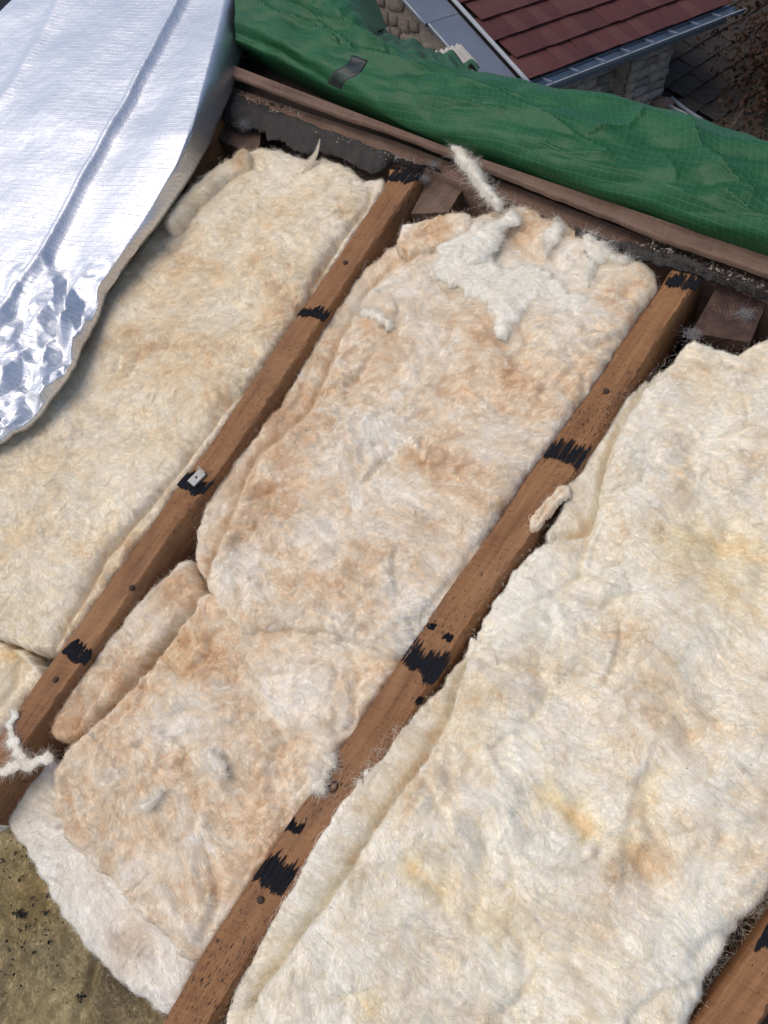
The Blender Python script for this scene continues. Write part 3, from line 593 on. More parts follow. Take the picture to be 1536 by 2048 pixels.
C1_edge = [(378, 1105), (388, 1052), (410, 1000), (460, 920), (512, 858), (565, 792), (606, 716), (641, 652), (706, 556), (750, 512), (786, 488), (830, 486)]
C1 = [(835, 500), (850, 470), (905, 440), (950, 422), (1000, 406), (1060, 402), (1105, 428), (1160, 450), (1205, 478), (1250, 502), (1300, 530), (1322, 548), (1318, 575), (1282, 628), (1240, 690), (1192, 765), (1130, 848), (1088, 903), (1040, 972), (965, 1085), (905, 1170), (862, 1245), (806, 1316), (765, 1312), (722, 1297), (682, 1274), (640, 1264), (560, 1259), (478, 1266), (440, 1232), (416, 1198), (408, 1172)] + C1_in
batt_c = batt('insulation_batt', 'large rumpled peach batt of the middle bay with white woolly tufts near its top', 'insulation', C1, .009, .060, .024, 'wool_c',
     creases=[([(500, 992), (535, 975), (570, 958)], .010, .006, .003, .02), ([(690, 1012), (760, 1030), (830, 1036), (900, 1042)], .005, .006, .003, .03), ([(860, 550), (900, 590), (960, 630), (1000, 690)], .004, .006, .0, .03),
              ([(990, 450), (1030, 462), (1070, 500)], .010, .006, .003, .02), ([(1090, 490), (1120, 530), (1160, 560)], .006, .005, .003, .02), ([(700, 800), (640, 800), (580, 850)], .005, .005, .003, .03), ([(1120, 760), (1180, 700), (1250, 660)], .005, .006, .002, .02), ([(880, 1180), (800, 1200), (740, 1270)], .004, .006, .002, .03), ([(1120, 850), (1020, 1000), (900, 1150), (860, 1200)], .005, .006, -.003, .02)],
     dents=[(1000, 690, 30, .010), (760, 900, 60, .006), (1250, 590, 25, .012), (880, 760, 30, .006)],
     stains=[(790, 580, 60, 0, .22), (760, 860, 60, 0, .38), (720, 1000, 45, 0, .25), (500, 1110, 45, 0, .3), (840, 1220, 75, 0, .40), (900, 770, 48, 1, 0.186), (1010, 770, 36, 1, 0.136), (890, 960, 72, 1, 0.136), (780, 690, 48, 1, 0.124), (560, 1010, 36, 1, 0.155), (690, 1180, 48, 1, 0.093), (520, 980, 24, 1, 0.186), (980, 640, 48, 1, 0.186), (1020, 470, 32, 1, 0.136), (1180, 440, 24, 1, 0.136), (1000, 570, 70, 0, .45), (1130, 600, 60, 0, .4), (930, 470, 60, 0, .35), (600, 700, 32, 1, 0.093), (660, 930, 60, 0, .15), (1150, 520, 50, 0, .2), (630, 1090, 50, 0, .2), (960, 880, 40, 0, .15), (1010, 990, 48, 1, 0.062)],
     seed=6, group=G, ncr=34, relief=.0085, swell=.008, flow=.5, edge_hair=60)
batt('batt_edge', None, None, C1_edge + [(x + 34, y + 22) for x, y in C1_in[::-1]] + [(425, 1195), (402, 1165), (386, 1132)], -.012, .045, .016, 'wool_c', parent=batt_c, seed=12, relief=.0032, swell=.004, flow=.9, stains=[(620, 700, 48, 1, 0.093), (650, 640, 24, 1, 0.093), (450, 960, 48, 1, 0.074), (400, 1060, 30, 0, .1)], creases=[(C1_in, .022, .006, 0, .02), ([(560, 830), (590, 800), (600, 770)], .006, .005, .002, .02), ([(480, 960), (450, 990), (430, 1030)], .006, .005, .002, .02), ([(640, 690), (620, 720), (610, 760)], .005, .005, .002, .02)])
D_top = [(1368, 668), (1392, 660), (1440, 682), (1480, 690), (1505, 678), (1536, 664), (1640, 655), (1780, 690), (1930, 735), (2060, 800), (2090, 900), (1950, 1170), (1775, 1430), (1640, 1640), (1580, 1735), (1536, 1795), (1478, 1885), (1430, 1956), (1390, 2045), (1360, 2110)]
D_s2 = [(440, 2050), (447, 2000), (480, 1932), (522, 1850), (562, 1778), (606, 1712), (645, 1640), (682, 1580), (722, 1520), (768, 1452), (800, 1436), (822, 1420), (850, 1392), (886, 1354), (920, 1304), (940, 1258)]
D_i2 = [(492, 2010), (512, 1972), (545, 1935), (612, 1842), (655, 1790), (690, 1740), (720, 1682), (800, 1570), (862, 1490), (888, 1435), (908, 1375), (930, 1318)]
D_s1 = [(1082, 1066), (1115, 1018), (1138, 965), (1165, 920), (1192, 862), (1228, 812), (1268, 765), (1308, 735), (1340, 712)]
D_i1 = [(1110, 1068), (1150, 1066), (1186, 1050), (1200, 965), (1215, 900), (1245, 830), (1288, 762), (1342, 712)]
D_fold = [([(1080, 1570), (1130, 1612), (1195, 1664)], .009, .010, .004, .03), ([(808, 1716), (850, 1760), (884, 1794)], .009, .009, .004, .03), ([(1284, 1560), (1262, 1650), (1250, 1720)], .007, .010, -.003, .03), ([(1050, 1866), (1090, 1902), (1140, 1910)], .007, .009, .003, .03), ([(1390, 1045), (1450, 1080), (1540, 1112)], .008, .010, .003, .03), ([(1225, 1195), (1270, 1250), (1260, 1290)], .007, .010, .003, .03), ([(965, 1335), (1030, 1322), (1085, 1335)], .006, .009, .003, .03), ([(1335, 1395), (1385, 1465)], .008, .011, .003, .03), ([(965, 1790), (942, 1850), (1005, 1880)], .007, .009, .003, .03), ([(1440, 1440), (1450, 1500), (1410, 1560)], .006, .010, .003, .03)]
D_out = D_top + [(470, 2130)] + D_i2 + [(948, 1250), (990, 1180), (1042, 1108), (1078, 1070)] + D_i1
batt_d = batt('insulation_batt', 'wide pale creamy batt filling the right hand bay', 'insulation', D_out, .016, .065, .030, 'wool_d',
     creases=D_fold + [([(1186, 1050), (1170, 1100), (1160, 1150)], .012, .006, .004, .03), ([(1370, 690), (1420, 710), (1470, 700)], .006, .008, .003, .02), ([(1260, 2040), (1320, 1990), (1400, 1960)], .006, .006, .003, .03), ([(520, 1950), (500, 1980), (510, 2040)], .008, .006, .004, .02),
              ([(1110, 1180), (1180, 1140), (1190, 1080)], .003, .006, .003, .03), ([(1395, 1910), (1440, 1880), (1490, 1850)], .010, .012, .002, .02), ([(1000, 1340), (940, 1300), (900, 1320)], .006, .006, .002, .02)],
     dents=[(1150, 1615, 45, 0.025), (1200, 1660, 30, 0.014), (1290, 1710, 40, 0.022), (850, 1755, 50, 0.020), (1060, 1890, 45, 0.017), (1440, 1680, 40, 0.011), (1290, 1600, 35, 0.014), (1240, 1210, 60, 0.011), (960, 1700, 50, 0.011), (1130, 1340, 60, 0.014), (1380, 1450, 60, 0.017), (930, 1560, 50, 0.011), (1420, 1070, 50, 0.017), (1400, 900, 60, 0.011)],
     stains=[(1100, 1585, 28, 2, .6), (1140, 1618, 28, 2, .6), (1185, 1655, 28, 2, .6), (825, 1730, 28, 2, .6), (862, 1775, 28, 2, .6), (1300, 1700, 40, 1, .12), (1060, 1890, 50, 1, .12), (1285, 1600, 30, 2, .5), (1262, 1690, 30, 2, .5), (1430, 1075, 40, 2, .5), (1500, 1100, 40, 2, .5), (980, 1840, 40, 2, .5), (1060, 1700, 90, 0, .2), (1210, 1240, 60, 1, .12), (1140, 1080, 35, 1, .3), (700, 1720, 30, 1, .3), (820, 1580, 40, 1, .15), (1040, 1200, 80, 0, .2), (1450, 1180, 70, 2, .5), (1400, 900, 100, 0, .08), (1180, 1480, 80, 0, .1), (1420, 1850, 80, 0, .2), (1300, 1960, 70, 0, .15), (560, 2000, 50, 1, .15), (930, 1420, 80, 2, .2), (1370, 1080, 60, 2, .5), (740, 2010, 30, 2, .6)],
     seed=7, group=G, ncr=36, relief=.0062, swell=.015, flow=.1, hair=12)
batt('batt_edge', None, None, D_s1 + [(1372, 735), (1320, 785), (1275, 850), (1245, 920), (1232, 985), (1215, 1080), (1150, 1092), (1100, 1086)], .004, .05, .018, 'wool_d', parent=batt_d, seed=14, relief=.002, swell=.004, flow=1.0, hairlen=(.02, .06), stains=[(1165, 1060, 35, 1, .3), (1290, 760, 40, 1, .12)], creases=[(D_i1, .024, .007, 0, .02), ([(1150, 950), (1190, 880), (1240, 815)], .004, .006, .002, .02)])
batt('batt_edge', None, None, D_s2 + [(968, 1280), (950, 1340), (935, 1405), (915, 1460), (890, 1510), (830, 1590), (750, 1700), (685, 1810), (640, 1865), (570, 1960), (530, 2020), (500, 2130), (440, 2130)], .002, .05, .018, 'wool_d', parent=batt_d, seed=15, relief=.0026, swell=.005, flow=1.0, hairlen=(.02, .06), stains=[(700, 1715, 35, 1, .25), (800, 1560, 40, 1, .12), (640, 1790, 30, 1, .2)], creases=[(D_i2, .026, .007, 0, .02), ([(830, 1440), (860, 1420), (880, 1440), (850, 1480)], .005, .006, .002, .02), ([(490, 1960), (510, 1985), (530, 1990)], .007, .006, .002, .02)])
Cc = [(790, 470), (800, 440), (850, 432), (900, 415), (945, 418), (950, 440), (930, 470), (880, 485), (840, 498), (810, 496), (792, 488)]
batt('insulation_offcut', 'small tan rolled offcut of batt lying at the top of the peach batt', 'insulation', Cc, .022, .055, .018, 'wool_c', stains=[(860, 450, 50, 1, .35), (800, 450, 25, 0, .3)], seed=8, hair=16, hairlen=(.008, .025), edge_hair=70, swell=.003, flow=.3, creases=[([(820, 470), (860, 462), (900, 450)], .004, .006, .002, .02)])
Ck = [(1060, 1056), (1064, 1030), (1085, 1000), (1108, 978), (1130, 962), (1146, 964), (1140, 982), (1118, 1003), (1100, 1024), (1082, 1050), (1070, 1062)]
batt('insulation_offcut', 'finger sized peach curl of batt lying on the long rafter', 'insulation', Ck, .014, .014, .010, 'wool_c', stains=[(1100, 1010, 70, 1, .22)], seed=9, step=.0018, hair=14, swell=.001, relief=.0022, flow=.9, hairlen=(.006, .016), edge_hair=40, creases=[([(1070, 1050), (1095, 1010), (1130, 975)], .003, .003, .001, .01)])
E_out = [(-160, 1600), (0, 1600), (60, 1690), (150, 1850), (260, 1980), (360, 2020), (400, 2140), (100, 2230), (-200, 2140)]
batt('old_insulation', 'dirty yellow old insulation with black specks in the bottom left corner', 'insulation', E_out, -.085, .05, .02, 'wool_y', creases=[([(0, 1990), (20, 1900), (10, 1820)], .006, .01, .003, .02), ([(150, 2040), (175, 1960), (190, 1900)], .012, .012, .004, .02)], seed=10, hair=16, relief=.006, swell=.012, stains=[(60, 1800, 60, 2, .6), (230, 2000, 60, 1, .5), (140, 2030, 18, 0, .5)])
# white tufts pulled up on the peach batt
def clump(label, out, h, th, seed, hair=60, mat='wool_t', hl=(.008, .024), flow=.8, jit=.010, eh=140, th2=.030):
    return batt('wool_tuft', label, 'wool tuft', out, h, th, .030, mat, seed=seed, step=.0022, hair=hair * .55, eln=3.2, hairlen=hl, relief=.0045, swell=.004, edge_hair=eh, jit=jit, stains=[(1020, 560, 900, 0, .12)], group='loose white tufts on the batts', flow=flow)
clump('largest white tuft, sprawled across the top of the peach batt', [(868, 520), (885, 485), (920, 465), (960, 440), (985, 452), (975, 500), (1000, 535), (1040, 528), (1090, 535), (1125, 560), (1165, 590), (1185, 622), (1170, 640), (1130, 622), (1085, 600), (1050, 612), (1022, 650), (1010, 685), (990, 660), (970, 610), (935, 585), (900, 572), (872, 548)], .0175, .008, 21)
clump('curled white tuft on the top edge of the peach batt', [(1165, 470), (1178, 455), (1196, 462), (1206, 492), (1240, 505), (1262, 520), (1235, 520), (1200, 512), (1185, 540), (1178, 570), (1168, 560), (1172, 520), (1180, 495)], .022, .012, 22, 80)
clump('short white tuft at the upper left of the peach batt near the black mark', [(705, 605), (740, 612), (775, 628), (790, 650), (775, 655), (745, 640), (712, 628), (700, 615)], .016, .008, 23, 60)
clump('small white tuft shaped like a comma on the lowest peach batt', [(412, 1498), (432, 1510), (448, 1530), (448, 1555), (432, 1558), (424, 1540), (412, 1518)], .010, .009, 24, 70, jit=.003, hl=(.005, .014))
clump('small white curled tuft left of centre on the lowest peach batt', [(272, 1610), (285, 1602), (305, 1590), (318, 1575), (322, 1588), (310, 1605), (290, 1620), (276, 1620)], .010, .009, 25, 70, jit=.003, hl=(.005, .014))
clump('bright white tuft lying over the edge of the long rafter', [(625, 1578), (622, 1555), (640, 1530), (662, 1510), (660, 1530), (648, 1560), (645, 1580)], .010, .010, 26, 70)
# bundles of loose fibre standing up
def wisp(name, label, path, wid, count, rad, mat, seed, core=.42):
    count = int(count * .55)
    rg = np.random.default_rng(seed); C = smooth_poly(lerp_poly(uvs(path), 14), 2); k = len(C); pts = np.empty((count, k, 3)); s = np.linspace(0, 1, k)
    T = np.gradient(C, axis=0); T /= np.linalg.norm(T, axis=1)[:, None]; N = np.stack([-T[:, 1], T[:, 0], 0 * T[:, 0]], 1); Wd = np.interp(s, np.linspace(0, 1, len(wid)), wid)
    a = rg.normal(0, .5, count); b = rg.normal(0, .35, count); ph = rg.uniform(0, 6.3, count)
    for j in range(k):
        aa = a + .25 * np.sin(ph + s[j] * 6); pts[:, j] = C[j] + N[j] * (aa * Wd[j])[:, None]; pts[:, j, 2] += b * Wd[j] * .8 + .25 * Wd[j] * np.cos(ph + s[j] * 5)
    wk = np.cumsum(rg.normal(0, .10, (count, k, 3)), 1) * [1, 1, .6]; pts += wk * (Wd * (.35 + .5 * s))[None, :, None]
    # trim strands to random spans
    s0 = rg.uniform(0, .35, count); s1 = rg.uniform(.35, 1, count) ** .8; q = np.empty((count, 8, 3))
    for j in range(8):
        t = (s0 + (s1 - s0) * j / 7) * (k - 1); i0 = np.clip(t.astype(int), 0, k - 2); f = (t - i0)[:, None]; q[:, j] = pts[np.arange(count), i0] * (1 - f) + pts[np.arange(count), i0 + 1] * f
    # core body so that the wisp is solid
    C2_ = lerp_poly(C, 40); W2 = np.interp(np.linspace(0, 1, 40), s, Wd) * core * np.clip(1 - np.linspace(0, 1, 40), .02, 1) ** .8
    V, Fc = tube(C2_, np.maximum(W2, .0006), 12); V = np.array(V); ctr = np.repeat(C2_, 12, 0); dv = V - ctr; dv[:, 2] *= .6
    V = ctr + dv * (1 + .75 * fbm(V[:, 0] * 90 + V[:, 2] * 70, V[:, 1] * 60, seed, 3))[:, None]
    o = obj(name, V, Fc, M[mat], frame=ROOF); tag(o, label, 'wool tuft', 'loose white tufts on the batts')
    st = np.zeros((count, 4)); st[:, 0] = .4; st[:, 3] = 1; fibres('loose_fibres', q, np.full(count, rad), M[mat + '_h'], o, st); return o
clump('white wisp of wool standing up against the thin batten', [(1004, 408), (984, 402), (960, 372), (940, 346), (920, 320), (896, 292), (893, 279), (908, 279), (926, 290), (950, 316), (966, 342), (984, 372), (1006, 398)], .038, .018, 31, 70, hl=(.012, .034), flow=2.2, jit=.004, eh=160)
wisp('wool_wisp', 'twisted cream wisp at the top of the left batt in front of the grey felt', [(600, 345, -.002), (622, 325, .004), (634, 305, .012), (640, 278, .018)], [.012, .007, .003, .001], 500, .00013, 'wool_a', 32, .3)
clump('thin white torn strip dangling over the slimmer rafter at lower left', [(24, 1416), (36, 1420), (28, 1450), (30, 1480), (42, 1504), (48, 1534), (37, 1541), (26, 1512), (10, 1502), (16, 1472), (14, 1445)], .006, .003, 41, 40, jit=.008, hl=(.005, .014))
clump('white strand crossing the lower end of the slimmer rafter', [(-22, 1534), (20, 1524), (58, 1516), (96, 1500), (108, 1516), (64, 1536), (20, 1546), (-22, 1556)], .006, .003, 42, 40, jit=.008, hl=(.005, .014))
clump('white tail of wool hanging down across the big white tuft', [(1012, 412), (1042, 418), (1028, 445), (1000, 475), (966, 512), (935, 528), (912, 512), (930, 482), (958, 455), (988, 432)], .0235, .009, 27, 60)
clump('slim white strand between the two white tufts at the top', [(1108, 432), (1122, 440), (1118, 465), (1104, 492), (1088, 508), (1082, 496), (1094, 466)], .020, .009, 28, 60)
# cream edge roll by the foil
V = None
batt('wool_roll', 'cream rolled edge of wool beside the silver foil', 'insulation', [(318, 446), (345, 405), (390, 360), (430, 326), (462, 302), (488, 290), (503, 300), (502, 322), (480, 338), (455, 346), (420, 375), (385, 408), (345, 452)], .014, .050, .020, 'wool_a', seed=38, hair=16, edge_hair=40, relief=.002, swell=.004, flow=.75, stains=[(475, 322, 18, 1, .25), (400, 395, 30, 2, .4)], creases=[([(462, 306), (470, 325), (490, 330)], .008, .005, .003, .012)])

# ------------------------------------------------------------------ silver foil sheet
def trinoise(x, y, s):
    x = x + .35 * perlin(x * .9, y * .9, s + 5); y = y + .35 * perlin(x * .9, y * .9, s + 6); i, j = np.floor(x), np.floor(y); u, v = x - i, y - j
    h = lambda a, b: _hash(i + a, j + b, s) / 65536.0
    return np.where(u + v < 1, h(0, 0) + (h(1, 0) - h(0, 0)) * u + (h(0, 1) - h(0, 0)) * v, h(1, 1) + (h(0, 1) - h(1, 1)) * (1 - u) + (h(1, 0) - h(1, 1)) * (1 - v)) - .5
def foil():
    n, m = 420, 240
    T = lerp_poly(uvs([(455, -60, .085), (446, 0, .085), (424, 100, .085), (402, 180, .082), (380, 270, .078), (352, 335, .066), (306, 408, .056), (258, 482, .048), (206, 562, .044), (180, 618, .040), (146, 690, .038), (112, 762, .036), (58, 812, .036), (-6, 850, .036), (-90, 890, .036)]), n)
    B = lerp_poly(uvs([(515, -60, .02), (504, 0, .02), (480, 110, .02), (458, 190, .022), (418, 280, .028), (378, 352, .034), (314, 446, .032), (262, 508, .030), (212, 580, .028), (190, 640, .026), (155, 716, .024), (110, 790, .024), (50, 852, .024), (-6, 888, .024), (-90, 930, .026)]), n)
    Lf = lerp_poly(uvs([(70, -60, .085), (38, -15, .085), (10, 15, .085), (-18, 48, .085), (-70, 150, .085), (-110, 260, .085), (-150, 380, .085), (-190, 520, .08), (-210, 640, .07), (-220, 760, .06), (-230, 900, .055)]), n)
    T, B, Lf = smooth_poly(T, 6), smooth_poly(B, 4), smooth_poly(Lf, 6)
    cols = []; ss = np.r_[np.linspace(0, 1, m - 40), 1 + np.linspace(0, 1, 41)[1:]]
    for s in ss:
        if s <= 1: cols.append(Lf * (1 - s) + T * s)
        else:
            t = s - 1; a = t * math.pi / 2; q = T.copy(); k1, k2 = math.sin(a), 1 - math.cos(a)
            q[:, :2] = T[:, :2] + (B - T)[:, :2] * k1; q[:, 2] = T[:, 2] + (B - T)[:, 2] * k2; cols.append(q)
    P = np.stack(cols, 1); x, y = P[..., 0], P[..., 1]
    flat = P[..., :2].reshape(-1, 2)
    tt = np.linspace(0, 1, n)[:, None]; S = ss[None]
    # long fold
    C = uvs([(385, -60), (362, 0), (302, 110), (250, 200), (190, 300), (122, 400), (60, 500), (0, 575), (-60, 650)], .08)[:, :2]
    C = smooth_poly(lerp_poly(C, 40), 3); C += np.stack([perlin(C[:, 0] * 8, C[:, 1] * 8, 1), perlin(C[:, 0] * 8, C[:, 1] * 8, 2)], 1) * .004
    e, s_ = open_dist(flat, C); sd_ = (e * s_).reshape(x.shape)
    wband = .024
    P[..., 2] += -.010 * sstep(0, wband, sd_) + .010 * sstep(wband * 1.2, .14, sd_) + .004 * np.exp(-(sd_ / .006) ** 2)
    e2, _s = open_dist(flat, uvs([(150, -40), (95, 60), (30, 170), (-40, 260)], .08)[:, :2]); P[..., 2] += .006 * np.exp(-(e2.reshape(x.shape) / .02) ** 2)
    P[..., 2] += fbm(x * 5, y * 5, 61, 2) * .004 * (S < 1.0) + .0004 * fbm(x * 40, y * 40, 62, 3)
    # crumples near the lower corner: sharp facets
    cr = sstep(.60, .74, tt) * sstep(.38, .80, S) * (1 - .75 * sstep(1.25, 1.7, S))
    fac = trinoise(x * 26, y * 22 + x * 9, 63) + .38 * trinoise(x * 60 + 3, y * 52 - x * 20, 64)
    P[..., 2] += cr * fac * .040 + .0016 * trinoise(x * 14 + y * 5, y * 9, 69)
    P[..., 1] += cr * perlin(x * 24, y * 24, 65) * .006
    # shallow ripples on the turned-down edge
    P[..., 2] += sstep(1.0, 1.6, S) * fbm(y * 3, x * 2, 66, 2) * .002
    P[..., 0] += sstep(1.0, 1.6, S) * fbm(y * 3, x * 2, 67, 2) * .002
    L1 = np.cumsum(np.r_[0, np.linalg.norm(np.diff(T, axis=0), axis=1)])
    UV = np.stack([np.repeat(L1[:, None], len(ss), 1), np.r_[np.linspace(0, .5, m - 40), .5 + np.linspace(0, .12, 41)[1:]][None].repeat(n, 0)], -1).reshape(-1, 2)
    V, Fc = sheet(P, .005, (0, 0, -1))
    o = obj('foil_sheet', V, Fc, M['foil'], frame=ROOF, uvl=np.vstack([UV, UV])); return tag(o, 'crinkled silver foil insulation sheet turned back over the left bay', 'foil insulation')
foil()

Pn = rows_navy = np.array([[uv(-160 + 300 * i / 29, -140 + 330 * j / 29, .045) for j in range(30)] for i in range(30)]); Pn[..., 2] += fbm(Pn[..., 0] * 9, Pn[..., 1] * 9, 91, 3) * .012
V, Fc = sheet(Pn, .003, (0, 0, -1)); tag(obj('dark_covering', V, Fc, plain('navy_covering', (.010, .011, .020), .8, .3, 20), frame=ROOF), 'dark navy membrane showing in the top left corner behind the foil', 'covering')  # plain navy sheet filling the dark corner behind the foil

# ------------------------------------------------------------------ green tarpaulin
def rows_grid(rows, n, sub):
    Rw = [smooth_poly(lerp_poly(r if isinstance(r, np.ndarray) else uvs(r), n), 4) for r in rows]; Rw = np.stack(Rw, 1)       # n, nrows, 3
    k = Rw.shape[1]; out = []
    tq = np.linspace(0, k - 1, sub)
    for t in tq:                                                                     # Catmull-Rom across the rows
        i = min(int(t), k - 2); f = t - i; p0, p1, p2, p3 = Rw[:, max(i - 1, 0)], Rw[:, i], Rw[:, i + 1], Rw[:, min(i + 2, k - 1)]
        out.append(.5 * ((2 * p1) + (-p0 + p2) * f + (2 * p0 - 5 * p1 + 4 * p2 - p3) * f * f + (-p0 + 3 * p1 - 3 * p2 + p3) * f ** 3))
    return np.stack(out, 1)
def tarp_uv(P):
    du = np.linalg.norm(np.diff(P, axis=0), axis=2).mean(1); dv = np.linalg.norm(np.diff(P, axis=1), axis=2)
    U = np.r_[0, np.cumsum(du)][:, None].repeat(P.shape[1], 1); Vv = np.concatenate([np.zeros((len(P), 1)), np.cumsum(dv, 1)], 1)
    return np.stack([U, Vv], -1).reshape(-1, 2)
r0_ = [(470, 88, .036), (490, 96, .036), (560, 130, .034), (640, 174, .026), (760, 236, .016), (894, 296, .014), (1000, 326, .018), (1100, 368, .020), (1200, 402, .022), (1300, 430, .026), (1400, 468, .028), (1536, 512, .03), (1720, 575, .03), (2300, 780, .03)]
rA_ = [(470, 118, -.12), (560, 172, -.12), (640, 204, -.10), (760, 248, -.05), (894, 300, -.01), (1000, 330, .0), (1100, 372, .0), (1200, 406, .0), (1300, 434, .0), (1400, 472, .0), (1536, 516, .0), (1720, 580, .0), (2300, 785, .0)]
r1_ = [(470, 62, .058), (490, 70, .060), (560, 104, .058), (640, 152, .052), (760, 222, .045), (894, 276, .044), (1000, 306, .046), (1100, 346, .048), (1200, 380, .05), (1300, 408, .05), (1400, 444, .052), (1536, 494, .055), (1720, 560, .055), (2300, 765, .055)]
r2_ = [(470, 34, .075), (500, 45, .082), (580, 90, .08), (660, 130, .072), (780, 180, .066), (900, 225, .064), (1000, 256, .068), (1100, 290, .07), (1200, 318, .07), (1300, 352, .066), (1400, 392, .064), (1536, 440, .07), (1720, 510, .07), (2300, 715, .07)]
r3_ = [(475, -8, .075), (505, 5, .075), (600, 45, .075), (700, 88, .07), (800, 135, .066), (900, 172, .064), (1000, 196, .070), (1100, 225, .07), (1200, 252, .066), (1300, 286, .058), (1400, 315, .060), (1536, 372, .068), (1720, 440, .068), (2300, 645, .068)]
r4_ = [(480, -60, .045), (520, -40, .05), (620, 10, .055), (710, 62, .05), (800, 112, .046), (890, 136, .044), (1000, 153, .050), (1130, 188, .05), (1230, 203, .046), (1330, 220, .044), (1410, 248, .046), (1536, 292, .05), (1720, 350, .05), (2300, 555, .05)]
def beyond(r, dv, w):
    q = uvs(r).copy(); q[:, 1] += dv; q[:, 2] = w; return q
r5_ = beyond(r4_, .035, -.05); r6_ = beyond(r4_, .08, -.30); r7_ = beyond(r4_, .16, -.95)
TP = rows_grid([rA_, r0_, r1_, r2_, r3_, r4_, r5_, r6_, r7_], 560, 180)
x, y = TP[..., 0], TP[..., 1]
fold = fbm(x * 6 + y * 5, y * 12 - x * 3, 71, 3) * .005 + np.abs(perlin(x * 5 + y * 3, y * 17 - x * 5, 72)) * .012 + np.abs(perlin(x * 11 - y * 5, y * 22 + x * 6, 74)) * .004 + fbm(x * 30, y * 30, 73, 3) * .0006
def tarp_ridge(pts, amp, wd):
    C = smooth_poly(lerp_poly(uvs(pts, .062), 40), 3)[:, :2]; e, sd_ = open_dist(TP[..., :2].reshape(-1, 2), C); e, sd_ = e.reshape(x.shape), sd_.reshape(x.shape)
    return amp * np.exp(-e / wd) * (1 - .35 * sd_)
for pts, amp, wd in [([(507, 10), (528, 28), (552, 46)], .010, .010), ([(542, 2), (580, 28), (625, 51), (670, 60), (714, 68), (773, 109)], .012, .010), ([(564, 49), (617, 64), (650, 82), (680, 102)], .010, .008), ([(642, 66), (675, 86), (708, 108)], .008, .007), ([(730, 118), (800, 132), (880, 158), (960, 186), (1040, 204)], .009, .012), ([(800, 190), (900, 214), (1000, 236)], .006, .012),
                     ([(1010, 205), (1100, 250), (1180, 300), (1215, 318)], .005, .010), ([(1290, 225), (1260, 260), (1180, 285)], .008, .012), ([(1380, 250), (1400, 300), (1440, 350), (1500, 400)], .012, .018), ([(1150, 330), (1300, 372), (1420, 420), (1536, 470)], .007, .014), ([(1440, 400), (1500, 440), (1560, 455)], .006, .008), ([(1330, 318), (1352, 366)], .004, .005), ([(1090, 300), (1140, 318), (1200, 322)], .004, .006)]:
    fold = fold + tarp_ridge(pts, amp, wd)
inn = np.clip(np.linspace(-1, 7, 180) / .8, 0, 1)[None]
TP[..., 2] += fold * inn
tarp = empty('green_tarpaulin', ROOF); tag(tarp, 'green reinforced tarpaulin bunched along the top of the open roof', 'tarpaulin')
V, Fc = sheet(TP, .0012, (0, 0, -1)); uu = tarp_uv(TP)
obj('tarp_sheet', V, Fc, M['tarp'], tarp, uvl=np.vstack([uu, uu]))
# loose folds lying behind
b0 = [(500, -90, .03), (550, -5, .05), (620, 45, .05), (690, 88, .04), (728, 104, .035)]
b1 = [(520, -150, .05), (585, -60, .08), (660, 0, .08), (712, 48, .06), (742, 78, .04)]
b2 = [(545, -220, .05), (640, -110, .06), (702, -20, .05), (730, 35, .03), (748, 66, .02)]
b3 = [(560, -260, -.05), (680, -140, -.05), (735, -40, -.08), (760, 20, -.10), (772, 50, -.10)]
BP = rows_grid([b0, b1, b2, b3], 90, 50); BP[..., 2] += fbm(BP[..., 0] * 12, BP[..., 1] * 12, 75, 3) * .008 + np.abs(perlin(BP[..., 0] * 26, BP[..., 1] * 9, 76)) * .010 - .004
V, Fc = sheet(BP, .0012, (0, 0, -1)); uu = tarp_uv(BP); obj('tarp_fold', V, Fc, M['tarp'], tarp, uvl=np.vstack([uu, uu]))
b0 = [(712, 84, -.02), (770, 122, -.02), (830, 150, -.02), (905, 165, -.02)]
b1 = [(735, 70, .01), (790, 102, .018), (850, 124, .02), (925, 146, .01)]
b2 = [(752, 62, -.03), (800, 88, -.03), (872, 110, -.03), (945, 140, -.04)]
b3 = [(765, 58, -.12), (815, 80, -.12), (890, 104, -.12), (960, 136, -.12)]
BP = rows_grid([b0, b1, b2, b3], 90, 40); BP[..., 2] += np.abs(perlin(BP[..., 0] * 20 + BP[..., 1] * 14, BP[..., 1] * 8, 78)) * .03 - .008
V, Fc = sheet(BP, .0012, (0, 0, -1)); uu = tarp_uv(BP); obj('tarp_fold', V, Fc, M['tarp'], tarp, uvl=np.vstack([uu, uu]))
# black patch sewn over the sheet
pl = [(704, 110), (697, 127), (662, 146), (652, 166), (653, 186)]; pr = [(735, 120), (722, 145), (692, 160), (682, 176), (682, 196)]
TQ = TP[:, :127].reshape(-1, 3); _c = (TQ @ RF + O - CAM) @ R; TPX = np.stack([_c[:, 0] / _c[:, 2] * F + CX, _c[:, 1] / _c[:, 2] * F + CY], 1); TCAM = RF @ (CAM - O)
def on_tarp(px, py):
    """point of the tarp at a photo pixel, from the surface points around it"""
    e = np.hypot(TPX[:, 0] - px, TPX[:, 1] - py); k = np.argsort(e)[:24]; zc_ = _c[k, 2]; k = k[zc_ < zc_.min() + .012][:6]; w_ = 1 / (e[k] + .4); p = (TQ[k] * w_[:, None]).sum(0) / w_.sum()
    d = TCAM - p; return p + d / np.linalg.norm(d) * .0011
A = lerp_poly(pl, 26); B = lerp_poly(pr, 26); PP = np.array([[on_tarp(*(A[i] * (1 - s) + B[i] * s)) for s in np.linspace(0, 1, 10)] for i in range(26)])
for _ in range(4): PP[1:-1] = .25 * PP[:-2] + .5 * PP[1:-1] + .25 * PP[2:]
